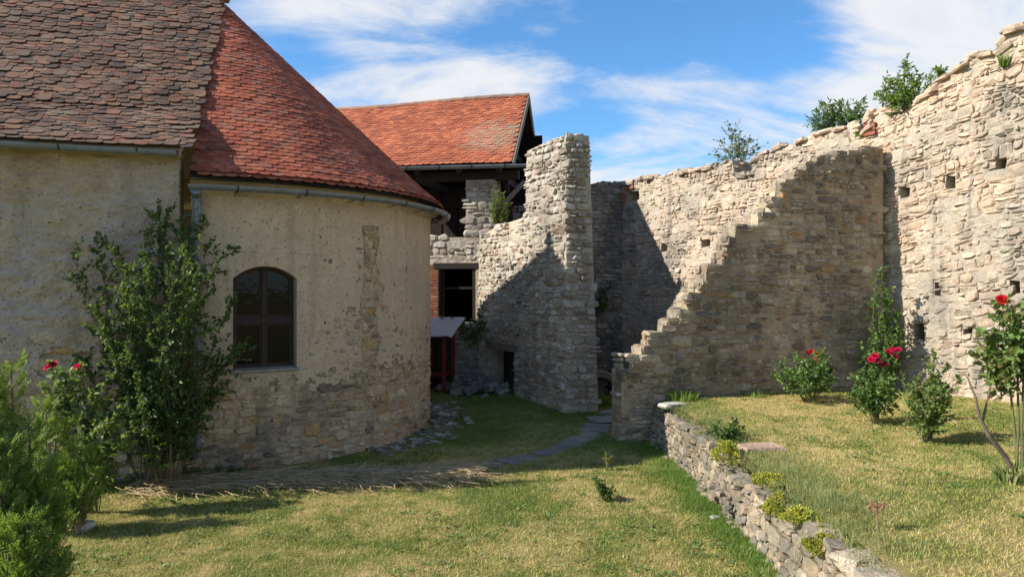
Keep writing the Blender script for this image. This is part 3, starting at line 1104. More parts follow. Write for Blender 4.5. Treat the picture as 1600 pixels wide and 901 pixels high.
# frame
win = bpy.data.objects.new('window', None)
put(win, chapel, WF(0, WIN['z0'], DEP))
fo = arch(WIN['hw'], WIN['z0'], WIN['spring'], WIN['top'])
fi = arch(WIN['hw'] - 0.055, WIN['z0'] + 0.055, WIN['spring'] - 0.01, WIN['top'] - 0.055)
mb = MB()
d0, d1 = DEP - 0.05, DEP + 0.03
vs = []
for L_, dd in ((fo, d1), (fo, d0), (fi, d0), (fi, d1)):
    vs += [WF(x, z, dd) for x, z in L_]
fs = []
for a in range(4):
    b = (a + 1) % 4
    for i in range(no):
        j = (i + 1) % no
        fs.append((a * no + i, a * no + j, b * no + j, b * no + i))
mb.add(vs, fs)
mb.build('frame', WOOD_FRAME, win)
TR = 2.13


def wbox(m, x0, x1, z0, z1, da, db):
    m.box(WF(x0, z0, db), Vector(WF(x1, z0, db)) - Vector(WF(x0, z0, db)), (0, 0, z1 - z0), Vector(WF(x0, z0, da)) - Vector(WF(x0, z0, db)))


m_ = MB(); wbox(m_, -0.026, 0.026, WIN['z0'] + 0.05, TR - 0.045, d0 - 0.004, d1); m_.build('mullion', WOOD_FRAME, win)
m_ = MB(); wbox(m_, -0.026, 0.026, TR + 0.045, WIN['top'] - 0.03, d0 - 0.004, d1); m_.build('mullion', WOOD_FRAME, win)
m_ = MB(); wbox(m_, -WIN['hw'] + 0.03, WIN['hw'] - 0.03, TR - 0.045, TR + 0.045, d0 - 0.012, d1); m_.build('transom', WOOD_FRAME, win)


def head(x):
    rise = WIN['top'] - WIN['spring']
    Rr = (WIN['hw'] ** 2 + rise ** 2) / (2 * rise)
    return WIN['top'] - Rr + math.sqrt(max(Rr * Rr - x * x, 0))


for sx in (-1, 1):
    xa, xb = sorted((sx * 0.028, sx * (WIN['hw'] - 0.05)))
    for up in (0, 1):
        z0_, z1_ = (WIN['z0'] + 0.05, TR - 0.045) if not up else (TR + 0.045, None)
        m_ = MB()
        sash = 0.028
        if up:
            top = [(xa + (xb - xa) * k / 6, head(xa + (xb - xa) * k / 6) - 0.05) for k in range(7)]
            poly = [(xb, z0_)] + top[::-1] + [(xa, z0_)]
        else:
            poly = [(xa, z0_), (xb, z0_), (xb, z1_), (xa, z1_)]
        cxp = sum(p[0] for p in poly) / len(poly); czp = sum(p[1] for p in poly) / len(poly)
        wx = max(p[0] for p in poly) - min(p[0] for p in poly); wz = max(p[1] for p in poly) - min(p[1] for p in poly)
        inn = [(cxp + (x - cxp) * (1 - 2 * sash / wx), czp + (z - czp) * (1 - 2 * sash / wz)) for x, z in poly]
        n_ = len(poly)
        vs = []
        for L_, dd in ((poly, d1 - 0.005), (poly, d0 + 0.018), (inn, d0 + 0.018), (inn, d1 - 0.005)):
            vs += [WF(x, z, dd) for x, z in L_]
        fs = []
        for a in range(4):
            b = (a + 1) % 4
            for i in range(n_):
                j = (i + 1) % n_
                fs.append((a * n_ + i, a * n_ + j, b * n_ + j, b * n_ + i))
        m_.add(vs, fs).build('sash', WOOD_FRAME, win)
        m_ = MB()
        dd0, dd1 = d0 + 0.034, d0 + 0.040
        m_.add([WF(x, z, dd0) for x, z in inn] + [WF(x, z, dd1) for x, z in inn],
               [tuple(range(n_)), tuple(range(2 * n_ - 1, n_ - 1, -1))] + [(i, n_ + i, n_ + (i + 1) % n_, (i + 1) % n_) for i in range(n_)])
        m_.build('pane', GLASS, win)
m_ = MB()
sx_ = [(-WIN['hw'] - 0.03) + (2 * WIN['hw'] + 0.06) * k / 6 for k in range(7)]
vs = [MA(UW + x, WIN['z0'] - 0.045, 0.02) for x in sx_] + [MA(UW + x, WIN['z0'] - 0.03, 0.055) for x in sx_] + [MA(UW + x, WIN['z0'] + 0.005, 0.05) for x in sx_] + [WF(x, WIN['z0'] + 0.028, DEP - 0.045) for x in sx_]
fs = []
for a in range(3):
    for i in range(6):
        fs.append((a * 7 + i, a * 7 + i + 1, (a + 1) * 7 + i + 1, (a + 1) * 7 + i))
m_.add(vs, fs).build('sill', SILL, win)

# ---- roofs
EAVE_R, EAVE_Z = 4.30, 4.14
tile_old = tile_mesh('old_roof_tile', TILE_OLD)
tile_red = tile_mesh('red_roof_tile', TILE_RED)
tile_orange = tile_mesh('orange_roof_tile', TILE_ORANGE, 0.172)

# apse: half cone with a slight flare at the eave
prof = [(EAVE_R, EAVE_Z), (EAVE_R - 0.45, EAVE_Z + 0.37), (0.0, APEX_Z)]


def cone_pt(t):
    """point of the cone profile at distance t up the slope -> r, z, slope vector"""
    for (r0, z0_), (r1, z1_) in zip(prof[:-1], prof[1:]):
        L_ = math.hypot(r1 - r0, z1_ - z0_)
        if t <= L_ or (r1, z1_) == prof[-1]:
            return r0 + (r1 - r0) * t / L_, z0_ + (z1_ - z0_) * t / L_, ((r1 - r0) / L_, (z1_ - z0_) / L_)
        t -= L_


CONE_L = sum(math.hypot(b[0] - a[0], b[1] - a[1]) for a, b in zip(prof[:-1], prof[1:]))
mb = MB()
seg = 40
for (r, z) in prof:
    for k in range(seg + 1):
        a = math.pi * k / seg
        d = -NL * math.cos(a) + AX * math.sin(a)
        mb.v.append(tuple(CC + d * max(r - 0.03, 0.001) + Vector((0, 0, z - 0.03))))
for i in range(len(prof) - 1):
    for k in range(seg):
        a = i * (seg + 1) + k
        mb.f.append((a, a + 1, a + seg + 2, a + seg + 1))
b0 = len(mb.v)
for r in (EAVE_R - 0.03, R_ - 0.02):
    for k in range(seg + 1):
        a = math.pi * k / seg
        d = -NL * math.cos(a) + AX * math.sin(a)
        mb.v.append(tuple(CC + d * r + Vector((0, 0, EAVE_Z - 0.055))))
for k in range(seg):
    mb.f.append((b0 + k, b0 + seg + 1 + k, b0 + seg + 2 + k, b0 + k + 1))
apse_roof = mb.build('apse_roof', WOOD_DARK, chapel)
rng = random.Random(21)
tiles = []
EXPO = 0.096
row = 0
t = -0.03
while t < CONE_L - 0.22:
    r, z, (sr, sz) = cone_pt(max(t, 0.0))
    if t < 0:
        r -= sr * -t * -1; z += sz * t
    n_ = max(4, int(round(math.pi * r / 0.178)))
    sx = (math.pi * r / n_) / 0.178
    for k in range(n_ + 1):
        a = math.pi * (k + (0.5 if row % 2 else 0.0) + rng.uniform(-0.03, 0.03)) / n_
        if a > math.pi or a < 0.005:
            continue
        d = -NL * math.cos(a) + AX * math.sin(a)
        along = NL * math.sin(a) + AX * math.cos(a)
        up = d * sr + Vector((0, 0, sz))
        nrm = along.cross(up).normalized()
        p = CC + d * r + Vector((0, 0, z))
        tiles.append(tile_matrix(rng, p, along, up, nrm, sx))
    t += EXPO
    row += 1
emit_tiles(apse_roof, tiles, tile_red)

# nave roof, lifted at the eave by sprockets
NE_R, NE_Z = 4.44, 4.47
NR_Z = APEX_Z + 0.03
nprof = [(NE_R, NE_Z), (NE_R - 1.24, NE_Z + 0.72), (0.0, NR_Z)]
mb = MB()
ux = (NAVE_L - 0.2, -0.10)
for sgn in (-1, 1):
    for (r, z) in nprof:
        for u in ux:
            uu = u + (0.10 * (1 - r / NE_R) if u > -1 else 0)
            mb.v.append(tuple(CC + NL * sgn * r + AX * uu + Vector((0, 0, z - 0.035))))
    b = 0 if sgn < 0 else 6
    for i in range(2):
        q = (b + 2 * i, b + 2 * i + 1, b + 2 * i + 3, b + 2 * i + 2)
        mb.f.append(q if sgn < 0 else q[::-1])
# closed end above the apse roof and boxed eave underside
b = len(mb.v)
e = [CC - NL * r + AX * (-0.11 + 0.10 * (1 - r / NE_R)) + Vector((0, 0, z - 0.04)) for r, z in nprof]
e2 = [CC - NL * r + AX * (-0.11 + 0.10 * (1 - r / NE_R)) + Vector((0, 0, cz_)) for r, cz_ in ((NE_R, NE_Z - 0.14), (NE_R - 1.24, NE_Z + 0.5), (0.0, NR_Z - 0.3))]
mb.v += [tuple(p) for p in e + e2]
mb.f += [(b, b + 3, b + 4, b + 1), (b + 1, b + 4, b + 5, b + 2)]
b = len(mb.v)
mb.v += [tuple(CC - NL * (NE_R - 0.01) + AX * u + Vector((0, 0, NE_Z - 0.10))) for u in ux] + [tuple(CC - NL * (R_ + 0.05) + AX * u + Vector((0, 0, NE_Z - 0.10))) for u in ux]
mb.f.append((b, b + 2, b + 3, b + 1))
nave_roof = mb.build('nave_roof', MORTAR_CHAPEL, chapel)
tiles = []
rng = random.Random(22)
t = -0.03
row = 0
NL_LEN = sum(math.hypot(q[0] - p[0], q[1] - p[1]) for p, q in zip(nprof[:-1], nprof[1:]))
while t < NL_LEN - 0.12:
    tt = max(t, 0)
    for (r0, z0_), (r1, z1_) in zip(nprof[:-1], nprof[1:]):
        L_ = math.hypot(r1 - r0, z1_ - z0_)
        if tt <= L_ or r1 == 0.0:
            break
        tt -= L_
    sr, sz = (r1 - r0) / L_, (z1_ - z0_) / L_
    r, z = r0 + sr * (tt + min(t, 0)), z0_ + sz * (tt + min(t, 0))
    sag = 0.02 * nz(row * 0.5, 3.0)
    u_end = 0.02 + 0.10 * (1 - r / NE_R) + rng.uniform(-0.04, 0.05)
    u = u_end - (0.09 if row % 2 else 0.0)
    while u > NAVE_L - 0.1:
        p = CC - NL * r + AX * (u - 0.09) + Vector((0, 0, z + 0.02 * nz(u * 0.9, row * 0.13, 6) + 0.006 * nz(u * 4, row * 0.7, 9)))
        up = -NL * sr + Vector((0, 0, sz))
        tiles.append(tile_matrix(rng, p, AX, up, AX.cross(up).normalized(), rng.uniform(0.95, 1.03), 2.0))
        u -= 0.180
    t += EXPO
    row += 1
emit_tiles(nave_roof, tiles, tile_old)


def half_pipe(r, L, n=7, t=0.015):
    vs = []
    for y in (0, L):
        rr = r * (1.0 if y == 0 else 0.88)
        for k in range(n + 1):
            a = math.pi * k / n
            vs.append((-rr * math.cos(a), y, rr * math.sin(a)))
        for k in range(n + 1):
            a = math.pi * k / n
            vs.append((-(rr - t) * math.cos(a), y, (rr - t) * math.sin(a)))
    m = n + 1
    fs = []
    for k in range(n):
        fs.append((k, 2 * m + k, 2 * m + k + 1, k + 1))
        fs.append((m + k, m + k + 1, 3 * m + k + 1, 3 * m + k))
        fs.append((k, k + 1, m + k + 1, m + k))
        fs.append((2 * m + k, 3 * m + k, 3 * m + k + 1, 2 * m + k + 1))
    return vs, fs


def ridge_tiles(parent, a, b, mat, rng, r=0.115, L=0.40, sag=0.0, name='ridge_tile'):
    a, b = Vector(a), Vector(b)
    d = (b - a).normalized()
    n_ = int((b - a).length / (L * 0.88))
    vs, fs = half_pipe(r, L)
    me = bpy.data.meshes.new(name)
    me.from_pydata(vs, [], fs)
    me.materials.append(mat)
    side = d.cross(Vector((0, 0, 1))).normalized()
    upv = side.cross(d)
    for k in range(n_):
        f = (k + 0.5) / n_
        p = a + d * (k * L * 0.88) + Vector((0, 0, -sag * 4 * f * (1 - f) + rng.uniform(-.008, .008)))
        yaw = rng.uniform(-.03, .03)
        s2 = (side * math.cos(yaw) + d * math.sin(yaw)); d2 = upv.cross(s2)
        o = bpy.data.objects.new(name, me)
        put(o, parent, p)
        m = Matrix(((s2.x, d2.x, upv.x, 0), (s2.y, d2.y, upv.y, 0), (s2.z, d2.z, upv.z, 0), (0, 0, 0, 1)))
        m.translation = p - WLOC[parent.name]
        o.matrix_basis = m


ridge_tiles(nave_roof, CC + Vector((0, 0, NR_Z + 0.0)) + AX * 0.10, CC + Vector((0, 0, NR_Z)) - AX * 5.5, RIDGE, rng)
m_ = MB()
m_.add(*rock(rng, CC + AX * 0.08 + Vector((0, 0, NR_Z + 0.05)), (0.30, 0.26, 0.20), 0.3, rnd=0.8, jit=0.08))
m_.build('apex_cap', RIDGE, chapel)

# cornice, gutters, downpipe
seg = 44
aa = [math.pi * k / seg for k in range(seg + 1)]
dirs = [-NL * math.cos(a) + AX * math.sin(a) for a in aa]
MB().sweep([(-0.1, WALL_TOP - 0.22), (0.035, WALL_TOP - 0.22), (0.06, WALL_TOP - 0.12), (0.20, WALL_TOP - 0.04), (0.225, WALL_TOP - 0.022), (-0.1, WALL_TOP - 0.022)],
           [CC + d * R_ for d in dirs], dirs).build('cornice', REVEAL, chapel)


def gutter_prof(r=0.068, t=0.007, n=8):
    out = [(r * math.cos(math.pi + math.pi * k / n), r * math.sin(math.pi + math.pi * k / n)) for k in range(n + 1)]
    out[0] = (-r, 0.012)
    inn = [((r - t) * math.cos(math.pi + math.pi * k / n), (r - t) * math.sin(math.pi + math.pi * k / n)) for k in range(n, -1, -1)]
    return out + inn


GR, GZ = 4.36, 4.00
gutter = MB().sweep(gutter_prof(0.072), [CC + d * GR + Vector((0, 0, GZ + 0.02 * math.sin(a))) for a, d in zip(aa[:36], dirs[:36])], dirs[:36]).build('gutter', ZINC, chapel, smooth=False)
for k in range(2, 34, 3):
    d, tn = dirs[k], (NL * math.sin(aa[k]) + AX * math.cos(aa[k]))
    m_ = MB()
    path = [CC + d * (GR + 0.078 * math.cos(math.pi + math.pi * j / 8)) + Vector((0, 0, GZ + 0.02 * math.sin(aa[k]) + 0.078 * math.sin(math.pi + math.pi * j / 8))) for j in range(9)]
    path = [CC + d * (R_ + 0.02) + Vector((0, 0, GZ - 0.07))] + path[1:]
    for p, q in zip(path[:-1], path[1:]):
        m_.bar(p, q, 0.022, 0.006, tn.cross((Vector(q) - Vector(p)).normalized()))
    m_.build('bracket', IRON, gutter)
ngz = NE_Z - 0.02
g2 = MB().sweep(gutter_prof(0.07), [CC - NL * (NE_R + 0.03) + AX * u + Vector((0, 0, ngz - 0.012 * k)) for k, u in enumerate((NAVE_L, -4, -2, -0.13))], [-NL] * 4).build('gutter', ZINC, chapel)
for k, u in enumerate((-4.2, -3.3, -2.4, -1.5, -0.6)):
    m_ = MB()
    path = [CC + AX * u - NL * (NE_R + 0.03 + 0.077 * math.cos(math.pi + math.pi * j / 8)) + Vector((0, 0, ngz - 0.018 + 0.077 * math.sin(math.pi + math.pi * j / 8))) for j in range(9)]
    for p, q in zip(path[:-1], path[1:]):
        m_.bar(p, q, 0.022, 0.006, AX.cross((Vector(q) - Vector(p)).normalized()))
    m_.build('bracket', IRON, g2)
dp = Vector(MA(0.08, 0, 0.13))
pipe = MB().tube([Vector((dp.x, dp.y, z)) for z in (3.86, 3.0, 2.0, 1.0, 0.25)], 0.052, 12).build('downpipe', ZINC, chapel, smooth=False)
MB().tube([CC + dirs[0] * GR + AX * 0.09 + Vector((0, 0, GZ - 0.06)), (dp.x, dp.y, 3.88), (dp.x, dp.y, 3.80)], [0.075, 0.066, 0.056], 10).build('outlet', ZINC, pipe)
for z in (2.9, 1.7, 0.6):
    MB().tube([(dp.x, dp.y, z), (dp.x, dp.y, z + 0.03)], 0.058, 12).build('clamp', IRON, pipe)

# pale broken footing round the foot of the apse
footing = bpy.data.objects.new('footing', None)
put(footing, None, MA(4.5, 0, 0.3))
footing['kind'] = 'structure'
rng = random.Random(31)
pool = []
for k in range(260):
    u = rng.uniform(2.6, 6.8)
    w = abs(rng.gauss(0.12, 0.26)) + 0.05 + 0.25 * max(0, math.sin((u - 2.9) / 3.4 * math.pi)) * rng.random()
    p = MA(u, 0, w)
    s = rng.uniform(0.06, 0.2)
    pool.append(rock(rng, (p[0], p[1], ground_z(p[0], p[1]) + 0.002 + 0.012 * rng.random() + 0.05 * max(0, 0.3 - w)), (s, s * rng.uniform(0.5, 0.9), 0.03), rng.uniform(0, 3.1), rng.uniform(-.2, .2), rng.uniform(-.2, .2)))
emit(footing, pool, STONE_FOOT)
# ------------------------------------------------------------------ gatehouse-like outbuilding with open loggia
OA = math.radians(-11.0)
OL = Vector((-math.cos(OA), -math.sin(OA), 0))      # along the eave, to the left
OB = Vector((-math.sin(OA), math.cos(OA), 0))       # away from the camera
OF = Vector((0.0, 18.29, 0))                        # right front corner of the eave
OE_Z, OR_Z, OD = 5.735, 8.0, 2.33
OLEN = 5.9
house = thing('outbuilding', 'stone outbuilding with orange tiled gable roof over a dark open loggia', 'building', tuple(OF + OL * 3 + OB * 2.4))


def rz_at(s):                                       # the ridge sags a little to the left
    return OR_Z - 0.13 * min(s / 5.0, 1.2) + 0.02 * math.sin(s * 1.1)


mb = MB()
N_ = 12
for i in range(N_ + 1):
    s = OLEN * i / N_
    for (dz, off) in ((0, 0),):
        mb.v += [tuple(OF + OL * s + Vector((0, 0, OE_Z - 0.03))), tuple(OF + OL * s + OB * OD + Vector((0, 0, rz_at(s) - 0.03))), tuple(OF + OL * s + OB * 2 * OD + Vector((0, 0, OE_Z - 0.03)))]
        mb.v += [tuple(Vector(p) - Vector((0, 0, 0.07))) for p in mb.v[-3:]]
for i in range(N_):
    a, b = 6 * i, 6 * i + 6
    mb.f += [(b, a, a + 1, b + 1), (b + 1, a + 1, a + 2, b + 2), (a + 3, b + 3, b + 4, a + 4), (a + 4, b + 4, b + 5, a + 5), (a, b, b + 3, a + 3), (b + 2, a + 2, a + 5, b + 5)]
mb.f += [(0, 3, 4, 1), (1, 4, 5, 2)]
oroof = mb.build('roof', WOOD_DARK, house)
rng = random.Random(41)
tiles = []
row = 0
slope = math.hypot(OD, OR_Z - OE_Z)
t = -0.03
while t < slope - 0.1:
    s = 0.09 + (0.088 if row % 2 else 0.0)
    while s < OLEN - 0.05:
        zr = rz_at(s)
        f = t / slope
        up = (OB * OD + Vector((0, 0, zr - OE_Z))).normalized()
        p = OF + OL * s + OB * OD * f + Vector((0, 0, OE_Z + (zr - OE_Z) * f + 0.012 * nz(s * 1.1, row * 0.2, 66)))
        tiles.append(tile_matrix(rng, p, -OL, up, (-OL).cross(up).normalized(), 1.0, 0.9))
        s += 0.176
    t += 0.112
    row += 1
emit_tiles(oroof, tiles, tile_orange)
n_ = int(OLEN / 0.35)
for k in range(n_):
    s0, s1 = OLEN - k * OLEN / n_, OLEN - (k + 1) * OLEN / n_
    a = OF + OL * s0 + OB * OD + Vector((0, 0, rz_at(s0) - 0.03))
    b = OF + OL * s1 + OB * OD + Vector((0, 0, rz_at(s1) - 0.03))
    d = (b - a).normalized()
    side = d.cross(Vector((0, 0, 1))).normalized()
    upv = side.cross(d)
    if k == 0:
        vs, fs = half_pipe(0.10, OLEN / n_ * 1.10)
        rme = bpy.data.meshes.new('ridge_tile')
        rme.from_pydata(vs, [], fs)
        rme.materials.append(RIDGE)
    o = bpy.data.objects.new('ridge_tile', rme)
    put(o, oroof, a)
    m = Matrix(((side.x, d.x, upv.x, 0), (side.y, d.y, upv.y, 0), (side.z, d.z, upv.z, 0), (0, 0, 0, 1)))
    m.translation = a - WLOC[oroof.name]
    o.matrix_basis = m
# barge boards on the right gable, rafters and collar behind them
for sg in (0, 1):
    e0 = OF - OL * 0.03 + OB * (2 * OD * sg) + Vector((0, 0, OE_Z - 0.08))
    e1 = OF - OL * 0.03 + OB * OD + Vector((0, 0, OR_Z - 0.08))
    MB().bar(e0, e1, 0.035, 0.17).build('barge_board', WOOD_GREY, house)
for s in (0.35, 1.4, 2.5, 3.6, 4.7):
    m_ = MB()
    zr = rz_at(s)
    m_.bar(OF + OL * s + OB * 0.05 + Vector((0, 0, OE_Z - 0.18)), OF + OL * s + OB * OD + Vector((0, 0, zr - 0.20)), 0.12, 0.14)
    m_.bar(OF + OL * s + OB * (2 * OD - 0.05) + Vector((0, 0, OE_Z - 0.18)), OF + OL * s + OB * OD + Vector((0, 0, zr - 0.20)), 0.12, 0.14)
    m_.build('rafter', WOOD_DARK, house)
for s in (0.35, 2.5):
    MB().bar(OF + OL * s + OB * 0.9 + Vector((0, 0, OE_Z + 0.55)), OF + OL * s + OB * (2 * OD - 0.9) + Vector((0, 0, OE_Z + 0.55)), 0.12, 0.16).build('collar_beam', WOOD_DARK, house)
    MB().bar(OF + OL * s + OB * 0.25 + Vector((0, 0, OE_Z - 0.30)), OF + OL * s + OB * (2 * OD - 0.25) + Vector((0, 0, OE_Z - 0.30)), 0.14, 0.18).build('tie_beam', WOOD_DARK, house)
MB().bar(OF + OB * 0.40 + OL * -0.1 + Vector((0, 0, OE_Z - 0.26)), OF + OB * 0.40 + OL * OLEN + Vector((0, 0, OE_Z - 0.26)), 0.2, 0.22).build('wall_plate', WOOD_DARK, house)
MB().bar(OF + OB * (2 * OD - 0.4) + Vector((0, 0, OE_Z - 0.26)), OF + OB * (2 * OD - 0.4) + OL * OLEN + Vector((0, 0, OE_Z - 0.26)), 0.2, 0.22).build('wall_plate', WOOD_DARK, house)
MB().bar(OF + OB * 0.42 + OL * 0.30 + Vector((0, 0, OE_Z - 1.0)), OF + OB * 0.42 - OL * 0.25 + Vector((0, 0, OE_Z - 0.42)), 0.10, 0.10).build('brace', WOOD_GREY, house)
MB().bar(OF + OB * 1.2 + OL * 0.25 + Vector((0, 0, OE_Z - 1.3)), OF + OB * 0.5 + OL * 0.25 + Vector((0, 0, OE_Z - 0.4)), 0.10, 0.10).build('brace', WOOD_DARK, house)
gpts = [OF - OB * 0.07 + OL * s + Vector((0, 0, OE_Z - 0.07 + 0.01 * s)) for s in (-0.48, 1.0, 2.0, 4.0, OLEN)]
og = MB().sweep(gutter_prof(0.085), gpts, [-OB] * 5).build('gutter', ZINC, house)
for s in (0.15, 1.0, 1.85, 2.7, 3.55):
    m_ = MB()
    path = [OF - OB * (0.07 + 0.093 * math.cos(math.pi + math.pi * j / 8)) + OL * s + Vector((0, 0, OE_Z - 0.065 + 0.01 * s + 0.093 * math.sin(math.pi + math.pi * j / 8))) for j in range(9)]
    for p, q in zip(path[:-1], path[1:]):
        m_.bar(p, q, 0.03, 0.008, OL.cross((Vector(q) - Vector(p)).normalized()))
    m_.build('bracket', IRON, og)

# front wall below the loggia
HW = OF + OB * 0.30                                  # wall face line
HN = -OB


def MH(u, v, w):                                     # u grows to the right
    q = HW - OL * u + HN * w
    return (q.x, q.y, v)


def hu(px):
    s, d = on_line(px, HW, -OL)
    return s


def hz(px, py):
    return on_wall(px, py, HW, -OL)


PAR_Z = hz(690, 371)[1]
wu0, wz1 = hz(685, 414)
wu1, wz0 = hz(743, 504)
ouL, ouR = -5.3, hu(752)
rng = random.Random(43)
otop = lambda u: PAR_Z + 0.03 * nz(u * 3, 5)
outl = [(ouL, -0.2), (ouR, -0.2), (ouR, PAR_Z), (ouL, PAR_Z)]
hwall = wall_core(house, 'front_wall', MORTAR_SUN, MH, outl, 0.55, [(wu0, wu1, wz0, wz1)], through=True)
bedding(hwall, MORTAR_SUN, MH, hu(640), ouR, 0.0, PAR_Z, lambda u, v: not (hu(661) - 0.05 < u < wu0 and wz0 - 0.3 < v < wz1), [(wu0, wu1, wz0, wz1)], seed=2)
jam0 = hu(661)
brick_zone = lambda u, v: jam0 - 0.05 < u < wu0 and wz0 - 0.3 < v < wz1
pool = lay(random.Random(44), MH, hu(640), ouR, 0.0, PAR_Z + 0.05, lambda u, v: v < PAR_Z and not brick_zone(u, v), (0.09, 0.22), (1.1, 2.8), 0.010, (0.015, 0.05), seed=17, holes=[(wu0 - .02, wu1 + .02, wz0, wz1 + 0.12)])
emit(hwall, pool, STONE_PIER, limit=220)
bw, bh = 0.255, 0.065
pool = []
v = wz0 - 0.3
r = 0
while v < wz1 - bh:
    u = wu0 - 0.01
    first = 0.125 if r % 2 else bw
    while u > jam0 - 0.05:
        wdt = first
        first = bw
        q = [(u - wdt + .006, v + .006), (u - .006, v + .006), (u - .006, v + bh - .006), (u - wdt + .006, v + bh - .006)]
        p_ = rng.uniform(0.012, 0.03)
        vs = [MH(a, b, -0.03) for a, b in q] + [MH(a + rng.uniform(-.004, .004), b + rng.uniform(-.004, .004), p_) for a, b in q]
        pool.append((vs, [(4, 5, 6, 7), (0, 1, 5, 4), (1, 2, 6, 5), (2, 3, 7, 6), (3, 0, 4, 7)]))
        u -= wdt
    v += bh + 0.012
    r += 1
emit(hwall, pool, BRICK, name='brick')
# dark room behind the lower opening
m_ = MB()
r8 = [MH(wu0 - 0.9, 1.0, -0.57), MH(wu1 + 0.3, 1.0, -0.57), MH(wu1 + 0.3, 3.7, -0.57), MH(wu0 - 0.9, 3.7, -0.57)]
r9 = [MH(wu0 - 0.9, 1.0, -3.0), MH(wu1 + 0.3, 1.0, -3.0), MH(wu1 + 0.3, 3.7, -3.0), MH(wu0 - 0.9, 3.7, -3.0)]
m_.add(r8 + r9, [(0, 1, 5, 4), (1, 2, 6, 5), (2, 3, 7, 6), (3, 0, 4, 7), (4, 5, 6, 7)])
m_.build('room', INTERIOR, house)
fr = bpy.data.objects.new('opening_frame', None)
put(fr, house, MH((wu0 + wu1) / 2, wz0, 0))


def hbox(parent, name, mat, u0, u1, v0, v1, w0, w1):
    m_ = MB()
    o = Vector(MH(u0, v0, w0))
    m_.box(o, Vector(MH(u1, v0, w0)) - o, (0, 0, v1 - v0), Vector(MH(u0, v0, w1)) - o)
    return m_.build(name, mat, parent)


hbox(fr, 'lintel', WOOD_DARK, wu0 - 0.12, wu1 + 0.10, wz1 - 0.10, wz1 + 0.05, -0.4, 0.03)
hbox(fr, 'jamb', WOOD_DARK, wu0, wu0 + 0.06, wz0, wz1 - 0.10, -0.3, -0.05)
hbox(fr, 'jamb', WOOD_FRAME, wu1 - 0.08, wu1, wz0, wz1 - 0.10, -0.3, 0.0)
hbox(fr, 'crossbar', WOOD_DARK, wu0 + 0.06, wu1 - 0.08, wz1 - 0.62, wz1 - 0.56, -0.25, -0.19)
# stone pillar of the loggia
pu0, pu1 = hu(728), hu(773)
pil = bpy.data.objects.new('pillar', None)
put(pil, house, MH((pu0 + pu1) / 2, PAR_Z, 0))
PIL_T = OE_Z - 0.36
m_ = MB()
o = Vector(MH(pu0, PAR_Z - 0.1, 0.0))
m_.box(o, Vector(MH(pu1, PAR_Z - 0.1, 0)) - o, (0, 0, PIL_T - PAR_Z + 0.1), Vector(MH(pu0, 0, -0.7)) - Vector(MH(pu0, 0, 0.0)))
m_.build('core', MORTAR_SUN, pil)
pool = lay(random.Random(46), lambda u, v, w: MH(u, v, w), pu0, pu1 + 0.02, PAR_Z, PIL_T, lambda u, v: pu0 < u < pu1 and v < PIL_T, (0.09, 0.2), (1.0, 2.4), 0.010, (0.015, 0.045), seed=22)
MP2 = lambda u, v, w: tuple(Vector(MH(pu1, v, 0)) + OB * u - OL * w)
pool += lay(random.Random(47), MP2, 0.0, 0.7, PAR_Z, PIL_T, lambda u, v: 0 < u < 0.7 and v < PIL_T, (0.09, 0.2), (1.0, 2.2), 0.010, (0.015, 0.045), seed=25)
emit(pil, pool, STONE_PIER)
# loggia interior: floor, back and side walls of boards
m_ = MB()
o = Vector(MH(ouL, PAR_Z - 0.25, -0.56))
m_.box(o, Vector(MH(0.2, PAR_Z - 0.25, -0.56)) - o, (0, 0, 0.16), OB * 3.6)
m_.build('loggia_floor', WOOD_DARK, house)
bb = 0.24
k = 0
u = ouL
while u < 0.3:
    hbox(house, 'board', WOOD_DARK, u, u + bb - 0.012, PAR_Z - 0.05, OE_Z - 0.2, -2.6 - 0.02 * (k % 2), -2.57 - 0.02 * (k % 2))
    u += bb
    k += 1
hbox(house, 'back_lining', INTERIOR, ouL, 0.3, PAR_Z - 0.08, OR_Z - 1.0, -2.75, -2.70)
hbox(house, 'post', WOOD_DARK, hu(690), hu(690) + 0.16, PAR_Z, OE_Z - 0.36, -1.9, -1.74)
hbox(house, 'rail', WOOD_DARK, ouL, 0.3, PAR_Z + 1.05, PAR_Z + 1.17, -2.5, -2.4)
m_ = MB()
o = Vector(MH(ouL, -0.2, -0.56))
m_.box(o, OL * 0.4, OB * 4.2, (0, 0, OE_Z))
m_.build('side_wall', MORTAR_SUN, house)
m_ = MB()
o = Vector(MH(hu(790), -0.2, -0.9))
m_.box(o, -OL * 0.45, OB * 3.4, (0, 0, PAR_Z + 0.75))
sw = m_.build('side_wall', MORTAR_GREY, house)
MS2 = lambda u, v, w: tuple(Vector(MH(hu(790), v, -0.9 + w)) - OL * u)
emit(sw, lay(random.Random(48), MS2, 0.0, 0.45, PAR_Z - 0.3, PAR_Z + 0.75, lambda u, v: 0 < u < 0.45, (0.1, 0.2), (1, 2.2), 0.01, (0.015, 0.04)), STONE_GREY)

